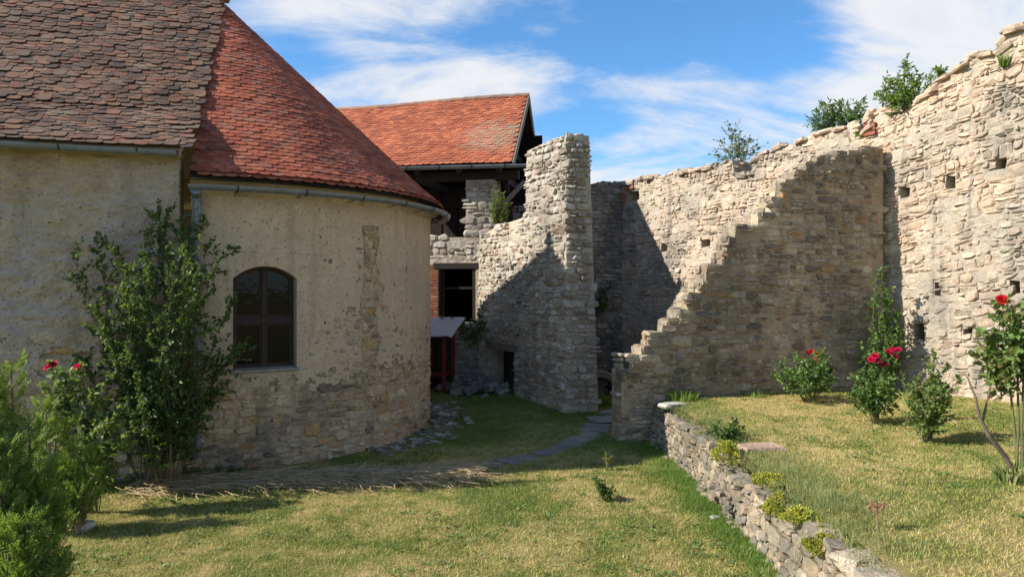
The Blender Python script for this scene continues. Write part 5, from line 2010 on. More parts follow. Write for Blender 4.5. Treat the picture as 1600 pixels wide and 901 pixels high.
def shrub(parent, rng, stems, leafmat, stemmat, r0=0.012, twigs=14, twig_len=0.25, per_twig=9, L=(0.03, 0.05), ratio=0.55, start=0.25, up=0.5, bend=0.15, twig_r=0.0025, stemname='stem', leafname='foliage', tip=True, droop=0.0):
    """stems: list of (base, tip)"""
    sm, tw = MB(), MB()
    P, D, Nn, LL, WW = [], [], [], [], []

    def leaf(p, d):
        l = rng.uniform(*L)
        nn = (Vector((0, 0, 1)) * 0.9 + rdir(rng) * 0.9)
        P.append(p); D.append(d); Nn.append(nn); LL.append(l); WW.append(l * ratio * rng.uniform(0.8, 1.2))
    for st in stems:
        a, b = Vector(st[0]), Vector(st[1])
        H = (b - a).length
        mid = (a + b) / 2 + rdir(rng) * H * bend + (Vector((0, 0, 1)) * H * 0.12)
        pts = bez(a, mid, b, 9)
        pts = [p + rdir(rng) * H * 0.012 * (0 < i < 8) for i, p in enumerate(pts)]
        rr = r0 * (st[2] if len(st) > 2 else 1.0)
        sm.tube(pts, [rr * (1 - 0.8 * i / 8) for i in range(9)], 6)
        for k in range(twigs):
            t = start + (1 - start) * (k + rng.random()) / twigs
            f = min(t * 8, 7.999)
            i = int(f)
            p = pts[i].lerp(pts[i + 1], f - i)
            ax = (pts[i + 1] - pts[i]).normalized()
            d = (rdir(rng) + ax * 0.55 + Vector((0, 0, up * 0.6))).normalized()
            l = twig_len * rng.uniform(0.45, 1.15) * (1.15 - 0.5 * t)
            q = p + d * l * 0.6 + rdir(rng) * l * 0.1
            e = p + d * l + Vector((0, 0, l * (0.12 * up - droop))) + rdir(rng) * l * 0.15
            tw.tube([p, q, e], [twig_r * 1.3, twig_r, twig_r * 0.5], 3, cap=False)
            for j in range(per_twig):
                g = (j + rng.random()) / per_twig
                pp = p.lerp(q, g * 2) if g < 0.5 else q.lerp(e, g * 2 - 1)
                dd = (d * 0.5 + rdir(rng) + Vector((0, 0, 0.12))).normalized()
                leaf(pp, dd)
            leaf(e, d)
        if tip:
            for j in range(6):
                leaf(pts[-1] + rdir(rng) * 0.01, (rdir(rng) + Vector((0, 0, .5))).normalized())
    sm.build(stemname, stemmat, parent)
    tw.build('twigs', stemmat, parent, stuff=True)
    return leaves_mesh(leafname, P, D, Nn, LL, WW, leafmat, parent)


def flower(parent, rng, c, r, mat):
    m_ = MB()
    c = Vector(c)
    axis = (Vector((rng.uniform(-.4, .4), -0.7 + rng.uniform(-.3, .3), 0.8))).normalized()
    ox = axis.orthogonal().normalized()
    oy = axis.cross(ox)
    for ringi, (n, rad, open_) in enumerate(((4, 0.42, 0.25), (5, 0.7, 0.6), (6, 1.0, 1.0))):
        for k in range(n):
            a = 2 * math.pi * (k + 0.35 * ringi) / n + rng.uniform(-.15, .15)
            e = ox * math.cos(a) + oy * math.sin(a)
            s = axis.cross(e)
            rr = r * rad
            w = r * 0.62 * (0.6 + 0.4 * rad)
            h = r * (0.95 - 0.35 * open_)
            rows = []
            for (f, ww, out, hh) in ((0, 0.35, 0.1, -0.3), (0.5, 1.0, 0.8, 0.35), (1.0, 0.85, 1.05 + 0.2 * open_, 0.9 - 0.35 * open_)):
                rows.append([c + e * rr * out * (0.92 if abs(q) else 1.0) + s * w * ww * q + axis * h * hh * (1.0 if q else 1.06) for q in (-1, 0, 1)])
            vs = [p for rw_ in rows for p in rw_]
            m_.add(vs, [(0, 1, 4, 3), (1, 2, 5, 4), (3, 4, 7, 6), (4, 5, 8, 7)])
    return m_.build('flower', mat, parent, centre=True)


def at(px, py, d):
    return Vector(((px - 800) / FPX * d, d, EYE + (450.5 - py) / FPX * d))


# tall shrub against the chapel corner
rng = random.Random(201)
b0 = Vector((-4.62, 9.62, 0.0))
sh = thing('tall_shrub', 'tall leafy shrub climbing beside the chapel downpipe', 'shrub', tuple(b0))
stems = []
for (px, py, d) in ((112, 398, 9.25), (150, 378, 9.5), (165, 372, 9.6), (178, 395, 9.2), (205, 420, 9.0), (215, 440, 8.95), (240, 335, 9.7), (250, 330, 9.75), (262, 330, 9.8), (280, 345, 9.75), (300, 350, 9.85), (318, 345, 9.9), (325, 385, 9.7), (335, 420, 9.6),
                    (150, 480, 9.0), (165, 520, 8.95), (190, 470, 9.2), (360, 385, 9.95), (362, 470, 9.9), (285, 390, 9.1), (300, 400, 9.15), (230, 400, 9.1), (270, 420, 9.0), (380, 540, 9.8), (355, 570, 9.7), (340, 610, 9.7), (200, 560, 8.9), (245, 500, 8.85), (310, 480, 9.2), (130, 560, 9.1), (320, 560, 9.5), (220, 620, 8.9)):
    e = at(px, py, d)
    stems.append((b0 + Vector((rng.uniform(-.25, .25), rng.uniform(-.15, .1), 0)), e, rng.uniform(0.7, 1.6)))
shrub(sh, rng, stems, LEAF_SHRUB, BARK, 0.013, 40, 0.32, 13, (0.035, 0.07), 0.6, 0.15, 0.4, 0.10)

# conifer in the left foreground: feathery flat sprays
def conifer(parent, rng, spires):
    """spires: (base, height, radius, branches) - the bush is made of several leaders with gaps between"""
    sm = MB()
    P, D, Nn, LL, WW = [], [], [], [], []
    for (base, h, rad, n_branch) in spires:
        base = Vector(base)
        top = base + Vector((rng.uniform(-.06, .06), rng.uniform(-.06, .06), h))
        sm.tube(bez(base, (base + top) / 2 + Vector((0.04, 0, 0)), top, 7), [0.03 * (1 - 0.85 * i / 6) for i in range(7)], 6)
        for k in range(n_branch):
            t = ((k + rng.random()) / n_branch) ** 0.85
            p = base.lerp(top, 0.05 + 0.93 * t)
            a = rng.uniform(0, 2 * math.pi)
            Rr = (rad * (1 - t) ** 0.6 * rng.uniform(0.5, 1.15) + 0.05)
            out = Vector((math.cos(a), math.sin(a), 0))
            e = p + out * Rr + Vector((0, 0, Rr * rng.uniform(0.7, 1.5)))
            m = p + out * Rr * 0.7 + Vector((0, 0, Rr * 0.25))
            pts = bez(p, m, e, 13)
            sm.tube(pts[::3], [0.005 * (1 - 0.18 * i) for i in range(5)], 3, cap=False)
            side = out.cross(Vector((0, 0, 1)))
            for s in range(8):
                q = pts[min(int((0.3 + 0.7 * (s + rng.random()) / 8) * 12), 12)]
                sd_ = (out * 0.45 + Vector((0, 0, 0.8)) + side * rng.uniform(-1.0, 1.0) + rdir(rng) * 0.3).normalized()
                pl = (rdir(rng)).cross(sd_).normalized()
                ln = rng.uniform(0.07, 0.15)
                nrm = sd_.cross(pl)
                for j in range(10):
                    g = j / 10
                    sg = 1 if j % 2 else -1
                    P.append(q + sd_ * ln * g); D.append(sd_ * 0.8 + pl * sg * 0.8 * (1 - 0.4 * g)); Nn.append(nrm); LL.append(ln * 0.40 * (1 - 0.5 * g)); WW.append(0.0085)
                P.append(q + sd_ * ln * .8); D.append(sd_); Nn.append(nrm); LL.append(ln * 0.35); WW.append(0.009)
    sm.build('trunk', BARK, parent)
    leaves_mesh('foliage', P, D, Nn, LL, WW, LEAF_CONIFER, parent, 0.02)


rng = random.Random(211)
c0 = thing('conifer_shrub', 'feathery bright green conifer at the left edge of the lawn', 'conifer', (-3.9, 5.6, 0))
sp = [((-3.98, 5.55, 0), 1.92, 0.20, 60), ((-3.84, 5.65, 0), 2.0, 0.12, 40), ((-4.12, 5.6, 0), 1.95, 0.20, 50), ((-3.78, 5.5, 0), 1.48, 0.17, 46), ((-3.76, 5.75, 0), 1.55, 0.13, 36), ((-3.95, 5.35, 0), 1.55, 0.20, 50), ((-3.66, 5.45, 0), 1.15, 0.16, 42), ((-4.1, 5.4, 0), 1.6, 0.22, 50), ((-3.60, 5.6, 0), 1.22, 0.15, 40), ((-3.52, 5.5, 0), 0.95, 0.15, 40), ((-3.70, 5.3, 0), 1.3, 0.18, 46)]
conifer(c0, rng, sp)
c1 = thing('conifer_shrub', 'small conifer sprouting beside the pink rose by the chapel', 'conifer', (-4.78, 7.9, 0))
conifer(c1, rng, [((-4.90, 7.85, 0), 1.40, 0.15, 34), ((-4.74, 7.95, 0), 1.15, 0.15, 30), ((-4.62, 7.9, 0), 0.85, 0.16, 30), ((-5.0, 7.95, 0), 1.15, 0.18, 28), ((-4.76, 7.8, 0), 0.70, 0.2, 34), ((-4.9, 7.75, 0), 0.55, 0.2, 30), ((-4.6, 7.8, 0), 0.45, 0.18, 26)])
c2 = thing('conifer_shrub', 'low dark conifer in the shade at the lower left corner', 'conifer', (-3.35, 5.25, 0))
conifer(c2, rng, [((-3.48, 5.25, 0), 0.95, 0.18, 42), ((-3.34, 5.3, 0), 0.78, 0.14, 34), ((-3.60, 5.2, 0), 0.9, 0.18, 40)])

# roses
def rose(label, base, tips, flowers, mat, petal, seed, twigs=12, L=(0.03, 0.055), per=8, tl=0.2, r0=0.008, name='rose_bush', fr=0.05, start=0.3, stem=STEM, bend=0.15):
    rng = random.Random(seed)
    t = thing(name, label, 'rose', tuple(base))
    shrub(t, rng, [(Vector(base) + Vector((rng.uniform(-.06, .06), rng.uniform(-.06, .06), -0.02)), e, rng.uniform(.7, 1.3)) for e in tips], mat, stem, r0, twigs, tl, per, L, 0.68, start, 0.45, bend)
    for f in flowers:
        flower(t, rng, f, 0.85 * fr * rng.uniform(0.75, 1.15), petal)
    return t


def ball_tips(rng, c, rx, rz, n, d):
    out = []
    for k in range(n):
        a = rng.uniform(0, 2 * math.pi)
        e = rng.uniform(-0.35, 1.0)
        rr = math.sqrt(max(0, 1 - e * e * 0.8)) * rng.uniform(0.7, 1.1)
        out.append(Vector(c) + Vector((math.cos(a) * rr * rx, math.sin(a) * rr * rx, e * rz)))
    return out


def ug(px, py):
    d = 12.0
    for _ in range(8):
        x = (px - 800) / FPX * d
        d = (EYE - upper_z(x, d)) / ((py - 450.5) / FPX)
    return Vector(((px - 800) / FPX * d, d, upper_z((px - 800) / FPX * d, d)))


rng = random.Random(221)
base = Vector((-4.88, 8.55, 0.0))
tips = [at(80, 574, 8.4), at(95, 585, 8.5), at(123, 576, 8.5), at(118, 600, 8.6), at(150, 620, 8.4), at(165, 665, 8.3), at(185, 640, 8.4), at(140, 650, 8.5), at(100, 620, 8.6), at(190, 690, 8.3), at(75, 610, 8.4), at(130, 690, 8.3), at(170, 700, 8.6)]
rose('pink rose bush beside the conifer in front of the chapel wall', base, tips, [at(82, 569, 8.38), at(76, 573, 8.36), at(123, 573, 8.5)], LEAF_ROSE_PALE, PETAL, 222, 18, (0.05, 0.085), 9, 0.22, 0.010, fr=0.06)

b = ug(1262, 628)
rose('round rose bush with red blooms before the stepped wall', b, ball_tips(rng, b + Vector((0, 0, 0.46)), 0.50, 0.36, 26, b.y), [at(1268, 549, b.y), at(1277, 552, b.y), at(1262, 551, b.y - .05), at(1274, 562, b.y - .1)], LEAF_ROSE, PETAL_RED, 231, 13, (0.035, 0.06), 9, 0.20, fr=0.045, start=0.35)
b = ug(1368, 662)
tips = ball_tips(rng, b + Vector((0, 0, 0.46)), 0.30, 0.26, 20, b.y) + [at(1380, 552, b.y), at(1395, 548, b.y), at(1368, 556, b.y)]
rose('rose bush crowned with a cluster of crimson blooms near the wall corner', b, tips, [at(x, y, b.y - .08) for x, y in ((1367, 556), (1370, 563), (1383, 568), (1395, 547), (1389, 550), (1399, 557), (1404, 546), (1376, 570), (1362, 562))], LEAF_ROSE, PETAL, 232, 12, (0.035, 0.06), 9, 0.17, fr=0.05, start=0.3)
b = ug(1448, 690)
tips = ball_tips(rng, b + Vector((0, 0, 0.52)), 0.30, 0.30, 24, b.y) + [at(1458, 552, b.y), at(1464, 560, b.y), at(1480, 570, b.y), at(1455, 575, b.y), at(1500, 590, b.y)]
rose('rose bush without blooms, third along the raised lawn', b, tips, [], LEAF_ROSE_PALE, PETAL, 233, 12, (0.035, 0.06), 9, 0.18, start=0.25)
# climbing rose in the corner
b = ug(1386, 612)
tips = [at(1372, 420, 13.35), at(1382, 440, 13.35), at(1392, 470, 13.35), at(1370, 470, 13.35), at(1404, 490, 13.35), at(1378, 500, 13.35), at(1398, 520, 13.35), at(1366, 520, 13.35), at(1390, 545, 13.25), at(1345, 545, 13.25), at(1350, 560, 13.25), at(1408, 515, 13.35), at(1384, 455, 13.35), at(1394, 500, 13.35)]
rose('tall climbing rose in the corner of stepped and curtain walls', b, tips, [], LEAF_ROSE, PETAL, 234, 16, (0.045, 0.07), 9, 0.26, 0.012, name='climbing_rose', start=0.2)
# tree-like rose on the right edge
b = ug(1590, 748)
tips = [at(1560, 480, b.y), at(1566, 476, b.y), at(1590, 500, b.y + .1), at(1612, 490, b.y + .1), at(1625, 520, b.y), at(1575, 530, b.y - .1), at(1600, 540, b.y), at(1640, 560, b.y), at(1545, 540, b.y + .1), at(1530, 555, b.y), at(1595, 580, b.y - .1), at(1620, 600, b.y), at(1560, 570, b.y + .15), at(1580, 490, b.y - .1), at(1605, 470, b.y), at(1535, 520, b.y), at(1585, 555, b.y - .15), at(1610, 555, b.y - .1)]
std = thing('standard_rose', 'tall standard rose with one red bloom at the right edge', 'rose', tuple(b))
fork = [at(1590, 585, b.y), at(1578, 600, b.y + .03), at(1600, 575, b.y - .03)]
for f_, q in zip(fork, ((-0.02, 0), (0.02, 0.02), (0.05, 0.0))):
    MB().tube([b + Vector((q[0], q[1], -0.02)), b.lerp(f_, 0.5) + Vector((0.01, 0, 0)), f_], [0.016, 0.013, 0.010], 7).build('stem', STEM, std)
r5 = random.Random(235)
tips += [at(1548, 600, b.y), at(1560, 610, b.y + .05), at(1612, 620, b.y), at(1570, 590, b.y - .08), at(1605, 600, b.y - .1), at(1545, 575, b.y), at(1590, 520, b.y - .1), at(1570, 505, b.y)]
shrub(std, r5, [(r5.choice(fork), e) for e in tips], LEAF_ROSE_PALE, STEM, 0.006, 8, 0.17, 6, (0.05, 0.085), 0.7, 0.15, 0.3, 0.12, stemname='branches')
flower(std, r5, at(1566, 469, b.y), 0.05, PETAL_RED)
# its bare old branch
t = thing('dead_rose_branch', 'bare leaning brown branch beside the tall standard rose', 'branch', tuple(b))
pts = [b + Vector((0.02, 0, -0.03)), at(1570, 712, b.y), at(1545, 680, b.y - .02), at(1530, 650, b.y), at(1524, 620, b.y), at(1512, 590, b.y + .03), at(1506, 583, b.y + .04)]
MB().tube(pts, [0.028, 0.026, 0.022, 0.017, 0.012, 0.007, 0.003], 8).build('limb', BARK, t)
MB().tube([at(1535, 660, b.y), at(1548, 600, b.y + .05), at(1540, 560, b.y + .08), at(1528, 545, b.y + .1)], [0.012, 0.009, 0.006, 0.003], 6).build('limb', BARK, t)

# plants rooted on the wall tops
def wall_plant(label, base, tips, mat, seed, name='wall_shrub', cat='shrub', twigs=10, L=(0.03, 0.06), tl=0.2, per=8, r0=0.008, ratio=0.5, start=0.2, up=0.6, stem=BARK, bend=0.12):
    rng = random.Random(seed)
    t = thing(name, label, cat, tuple(base))
    shrub(t, rng, [(Vector(base) + Vector((rng.uniform(-.04, .04), rng.uniform(-.03, .03), -0.05)), e, rng.uniform(.7, 1.3)) for e in tips], mat, stem, r0, twigs, tl, per, L, ratio, start, up, bend)


dd = on_line(779, PP, PD)[1] + 0.12
wall_plant('dense olive green bush on the low shoulder of the pier wall', at(779, 353, dd), [at(x, y, dd + q) for x, y, q in ((765, 312, 0), (770, 303, .05), (777, 299, -.05), (784, 303, 0), (791, 312, .1), (795, 320, 0), (768, 322, -.1), (788, 325, -.1), (778, 312, -.12), (774, 330, -.1), (786, 335, .1), (764, 330, .1), (794, 330, -.05), (781, 320, .1), (770, 340, 0), (789, 342, 0))], LEAF_OLIVE, 301, 'wall_bush', twigs=12, L=(0.035, 0.06), tl=0.16, per=9, start=0.15, up=1.0)
s_, dw = on_line(1150, CA, CD)
dw += 0.4
wall_plant('airy grey green bush on the far curtain wall top', at(1152, 256, dw), [at(x, y, dw) for x, y in ((1140, 196), (1147, 204), (1126, 222), (1120, 244), (1135, 235), (1165, 222), (1172, 218), (1186, 233), (1178, 240), (1155, 225), (1162, 240), (1128, 250), (1140, 215))], LEAF_GREYGREEN, 302, 'wall_bush', twigs=8, L=(0.05, 0.09), tl=0.32, per=6, r0=0.012, start=0.25)
s_, dw = on_line(1305, CA, CD)
dw += 1.6
wall_plant('dark green tree crown showing behind the curtain wall', at(1318, 240, dw), [at(x, y, dw + q) for x, y, q in ((1268, 187, 0), (1275, 172, .2), (1285, 163, 0), (1300, 165, -.2), (1312, 160, .2), (1325, 168, 0), (1338, 170, .1), (1350, 160, .2), (1345, 180, 0), (1290, 180, -.2), (1310, 178, -.3), (1280, 192, 0), (1330, 185, -.2), (1300, 190, .2))], LEAF_TREE, 303, 'small_tree', 'tree', twigs=13, L=(0.06, 0.10), tl=0.34, per=10, r0=0.025, start=0.5, ratio=0.42, up=0.1)
s_, dw = on_line(1412, CA, CD)
wall_plant('slim bright green sapling rooted in the curtain wall top', at(1417, 182, dw), [at(x, y, dw + q) for x, y, q in ((1412, 98, .1), (1417, 105, .1), (1424, 125, 0), (1400, 122, .2), (1385, 128, .2), (1370, 150, .2), (1378, 158, .1), (1408, 140, -.1), (1402, 158, -.1), (1430, 130, .1), (1440, 122, .2), (1398, 140, .1), (1420, 145, -.1), (1455, 120, .4), (1393, 160, 0), (1382, 142, .2))], LEAF_WALL, 304, 'wall_sapling', 'sapling', twigs=12, L=(0.05, 0.085), tl=0.24, per=8, r0=0.012, start=0.3)
s_, dw = on_line(1470, CA, CD)
wall_plant('tiny green sprig on the curtain wall beyond the sapling', at(1468, 120, dw + .4), [at(x, y, dw + .4) for x, y in ((1462, 108), (1470, 107), (1477, 109), (1466, 113))], LEAF_WALL, 305, 'wall_sprig', 'sprig', twigs=6, L=(0.04, 0.07), tl=0.1, per=6)


def tuft(label, base, n, h, spread, mat, seed, name='grass_tuft', w=0.012):
    rng = random.Random(seed)
    V, F = [], []
    for k in range(n):
        a = rng.uniform(0, 6.28)
        r = spread * math.sqrt(rng.random())
        p = Vector(base) + Vector((math.cos(a) * r * 0.6, math.sin(a) * r * 0.6, -0.02))
        lean = Vector((math.cos(a), math.sin(a), 0)) * rng.uniform(0.1, 0.7) + rdir(rng) * 0.2
        hh = h * rng.uniform(0.5, 1.1)
        m = p + lean * hh * 0.35 + Vector((0, 0, hh * 0.6))
        e = p + lean * hh * 0.9 + Vector((0, 0, hh * (1.0 - 0.3 * lean.length)))
        s = rdir(rng).cross(Vector((0, 0, 1))).normalized() * w * rng.uniform(.6, 1.2)
        b = len(V)
        V += [p - s, p + s, m + s * .8, m - s * .8, e]
        F += [(b, b + 1, b + 2, b + 3), (b + 3, b + 2, b + 4)]
    mb = MB()
    mb.v, mb.f = [tuple(v) for v in V], F
    o = mb.build(name, mat)
    tag(o, label, 'grass')
    return o


s_, dw = on_line(1340, CA, CD)
tuft('bright green grass tuft in the notch above the stepped wall', at(1342, 229, dw + .15), 90, 0.36, 0.28, LUSH, 311)
s_, dw = on_line(1569, CA, CD)
tuft('small grass tuft in a ledge high on the curtain wall', at(1569, 102, dw - .06), 40, 0.26, 0.10, LUSH, 312)
tuft('long grass at the foot of the stepped wall, left end', (2.95, 12.72, upper_z(2.95, 12.7)), 140, 0.24, 0.42, LUSH, 313)
tuft('grass growing at the foot of the stepped wall, middle', (4.3, 13.18, upper_z(4.3, 13.1)), 130, 0.16, 0.6, LUSH, 314)
tuft('weeds at the foot of the stepped wall behind the round rose', (5.6, 13.65, upper_z(5.6, 13.6)), 120, 0.18, 0.5, LUSH, 315)
tuft('grey green grass clump at the foot of the standard rose', ug(1578, 752), 160, 0.22, 0.22, TUFT, 316)
tuft('weeds growing before the concrete ring', (1.95, 15.6, ground_z(1.9, 15.6)), 160, 0.28, 0.40, LUSH, 317)

# ivy: on the opening of the outbuilding and on the cross wall
rng = random.Random(321)
iv = thing('ivy', 'dark creeper trailing over the outbuilding opening sill', 'creeper', MH((wu0 + wu1) / 2, wz0, 0.1))
tips = [at(x, y, 18.1 + rng.uniform(-.3, .1)) for x, y in ((690, 500), (705, 496), (720, 505), (735, 500), (748, 492), (758, 488), (765, 490), (740, 520), (725, 528), (750, 515), (710, 515), (735, 540), (760, 505), (720, 515), (745, 530))]
shrub(iv, rng, [(at(735 + rng.uniform(-15, 15), 535, 18.15), e) for e in tips], LEAF_IVY, BARK, 0.008, 7, 0.2, 7, (0.04, 0.07), 0.8, 0.3, 0.0, 0.1)
iv = thing('ivy', 'patch of ivy on the shaded cross wall', 'creeper', MK(1.3, 2.6, 0.06))
shrub(iv, rng, [(MK(1.3 + rng.uniform(-.2, .2), 1.6, 0.05), MK(rng.uniform(0.9, 2.2), rng.uniform(2.0, 3.0), 0.10)) for k in range(14)], LEAF_IVY, BARK, 0.008, 9, 0.22, 8, (0.05, 0.08), 0.8, 0.3, 0.0, 0.1)

# seedlings on the lower lawn
def lg(px, py):
    d = 10.0
    for _ in range(8):
        x = (px - 800) / FPX * d
        d = (EYE - ground_z(x, d)) / ((py - 450.5) / FPX)
    return Vector(((px - 800) / FPX * d, d, ground_z((px - 800) / FPX * d, d)))


b = lg(946, 783)
wall_plant('small leafy seedling on the lower lawn', b, [b + Vector((rng.uniform(-.13, .10), rng.uniform(-.1, .1), rng.uniform(0.12, 0.30))) for k in range(9)], LEAF_SHRUB, 331, 'seedling', 'seedling', twigs=7, L=(0.03, 0.05), tl=0.09, per=6, stem=STEM)
b = lg(948, 735)
wall_plant('thin yellowish seedling at the shadow edge of the lawn', b, [b + Vector((0.0, 0, 0.22)), b + Vector((0.05, 0, 0.19)), b + Vector((-.03, .02, .17))], LEAF_OLIVE, 332, 'seedling', 'seedling', twigs=4, L=(0.03, 0.055), tl=0.06, per=4, start=0.5, stem=STEM)

# sedum cushions on the retaining wall
def cushion(label, c, rx, ry, h, seed, n=560):
    rng = random.Random(seed)
    P, D, Nn, LL, WW = [], [], [], [], []
    c = Vector(c)
    for k in range(n):
        a = rng.uniform(0, 6.28); r = math.sqrt(rng.random())
        x, y = r * math.cos(a), r * math.sin(a)
        bump_ = 0.75 + 0.5 * nz(x * 2.5 + seed, y * 2.5, 3)
        p = c + Vector((x * rx * bump_, y * ry * bump_, h * (1 - r * r) * bump_))
        up = Vector((x * 0.7, y * 0.7, 0.9)).normalized()
        for j in range(5):
            P.append(p + rdir(rng) * 0.008); D.append((up + rdir(rng) * 0.8).normalized()); Nn.append(rdir(rng)); LL.append(rng.uniform(0.018, 0.034)); WW.append(0.013)
    t = thing('sedum', label, 'sedum', tuple(c))
    leaves_mesh('foliage', P, D, Nn, LL, WW, SEDUM, t, 0.2)


for i, (px, py, d, rx, ry, h, lab) in enumerate(((1136, 718, 8.7, 0.15, 0.20, 0.22, 'yellow green sedum clump on the wall before the pink boulder'), (1203, 754, 7.5, 0.14, 0.16, 0.09, 'flat yellow sedum patch midway along the retaining wall'),
                                               (1215, 800, 7.0, 0.10, 0.16, 0.16, 'sedum hanging over the retaining wall face'), (1252, 812, 6.45, 0.14, 0.15, 0.10, 'bright yellow sedum spreading over a coping stone'),
                                               (1282, 860, 6.0, 0.10, 0.13, 0.18, 'sedum trailing down the wall near the bottom edge'), (1345, 852, 5.9, 0.15, 0.12, 0.10, 'round green sedum cushion below the dried flower head'))):
    cushion(lab, at(px, py, d), rx * 1.55, ry * 1.55, h * 1.2, 341 + i)
t = thing('leafy_weed', 'dark leafy weed beside the pink boulder on the wall', 'weed', (2.75, 9.6, 0.66))
rng = random.Random(351)
shrub(t, rng, [(Vector((2.75, 9.5, 0.6)), Vector((2.75 + rng.uniform(-.2, .25), 9.5 + rng.uniform(-.3, .3), 0.6 + rng.uniform(0.1, 0.24)))) for k in range(9)], LEAF_SHRUB, STEM, 0.005, 6, 0.10, 6, (0.05, 0.08), 0.45, 0.3, 0.4)

# dried flower head on a stalk
b = at(1372, 862, 5.9)
t = thing('dried_flower', 'dried brown flower head on a stalk at the wall edge', 'dried flower', tuple(b))
MB().tube([b, at(1374, 840, 5.9), at(1371, 818, 5.9), at(1370, 800, 5.9)], [0.009, 0.008, 0.006, 0.005], 7).build('stalk', DRY, t)
m_ = MB()
P, D, Nn, LL, WW = [], [], [], [], []
for k in range(26):
    e = at(1370, 800, 5.9) + Vector((rng.uniform(-.075, .075), rng.uniform(-.06, .06), rng.uniform(0.02, 0.075)))
    m_.tube([at(1370, 803, 5.9), e], [0.003, 0.0015], 3, cap=False)
    for j in range(12):
        P.append(e + rdir(rng) * 0.008); D.append(rdir(rng)); Nn.append(rdir(rng)); LL.append(0.014); WW.append(0.010)
m_.build('head_stems', DRY, t, stuff=True)
leaves_mesh('head', P, D, Nn, LL, WW, DRY, t, 0.2)

# ------------------------------------------------------------------ grass
def blades(name, region_pts, h, w, mat, rng_np, lean=0.6, parent=None):
    """region_pts: (n,3) array of roots"""
    n = len(region_pts)
    a = rng_np.uniform(0, 2 * np.pi, n)
    s = np.c_[np.cos(a), np.sin(a), np.zeros(n)] * (w * rng_np.uniform(0.6, 1.3, n))[:, None]
    b = rng_np.uniform(0, 2 * np.pi, n)
    hh = h * rng_np.uniform(0.45, 1.2, n)
    ln = np.abs(rng_np.normal(0, lean, n)) * hh
    tip = region_pts + np.c_[np.cos(b) * ln, np.sin(b) * ln, hh]
    V = np.stack([region_pts - s, region_pts + s, tip], 1).reshape(-1, 3)
    F = np.arange(3 * n).reshape(-1, 3)
    o = np_mesh(name, V, F, mat, parent, stuff=True)
    return o


rg = np.random.default_rng(7)


def in_chapel(x, y):
    q = Vector((x, y, 0)) - CC
    if q.dot(AX) > -0.1:
        return q.length < R_ + 0.12
    return abs(q.dot(NL)) < R_ + 0.2


def scatter(n, x0, x1, y0, y1, fn, zf, fine=0.25):
    X, Y = rg.uniform(x0, x1, n), rg.uniform(y0, y1, n)
    out = []
    # cull by what the camera can see, keep with probability falling with distance
    px = 800 + X / Y * FPX
    ok = (px > -60) & (px < 1660)
    X, Y = X[ok], Y[ok]
    for x, y in zip(X, Y):
        if fn(x, y):
            out.append((x, y, zf(x, y)))
    return np.array(out)


def dist_path(x, y):
    best = 9
    p = Vector((x, y))
    for a, b in zip(pc[:-1], pc[1:]):
        a, b = Vector(a), Vector(b)
        t = max(0, min(1, (p - a).dot(b - a) / (b - a).length_squared))
        best = min(best, (p - a.lerp(b, t)).length)
    return best


def hay_amount(x, y):
    """strip of cut hay lying along the chapel foot"""
    f = (x + 4.6) / 4.0
    yc = 9.55 + 0.17 * (x + 4.6) + 0.12 * nz(x * 1.5, 3)
    return max(0, 1 - abs(y - yc) / 0.45) * (1 if -4.9 < x < -0.6 else 0)


def low_ok(x, y):
    if x > wall_x(y) + 0.02 and y < WALL_Y1:
        return False
    if in_chapel(x, y):
        return False
    q = Vector((x, y, 0)) - SA
    if -0.65 < q.dot(SN) < 0.02 and q.dot(SDIR) > 0:
        return False
    if dist_path(x, y) < 0.13 + 0.09 * nz(x * 3, y * 3, 50):
        return False
    if rg.random() < 0.85 * hay_amount(x, y):
        return False
    bare = nz(x * 0.9, y * 0.9, 77) + 0.5 * nz(x * 3, y * 3, 78)
    return rg.random() < 1.0 - 0.45 * (bare > 0.25)


pts = scatter(230000, -6.5, 2.6, 5.6, 12.5, low_ok, lambda x, y: ground_z(x, y) - 0.004)
o = blades('grass', pts, 0.036, 0.0045, BLADE, rg, 0.9)
pts = scatter(60000, -3.0, 2.6, 12.0, 18.5, low_ok, lambda x, y: ground_z(x, y) - 0.004)
blades('grass', pts, 0.05, 0.005, LUSH, rg, 0.8)


def up_ok(x, y):
    if x < wall_x(y) + 0.30:
        return False
    q = Vector((x, y, 0))
    return (q - SA).dot(SN) > 0.05 and (q - CA).dot(CN) > 0.05


pts = scatter(260000, 2.5, 11.0, 4.6, 14.6, up_ok, lambda x, y: upper_z(x, y) - 0.004)
blades('grass', pts, 0.036, 0.0045, BLADE_UP, rg, 0.9)


# lusher clumps: along the retaining wall foot, on its top, and random tufts in the lawn
def clumps(name, centers, per, h, w, mat, spread, zf, lean=0.7):
    P = []
    for (x, y, k) in centers:
        n = int(per * k)
        dx, dy = rg.normal(0, spread, n), rg.normal(0, spread, n)
        for a, b in zip(dx, dy):
            P.append((x + a, y + b, zf(x + a, y + b)))
    return blades(name, np.array(P), h, w, mat, rg, lean)


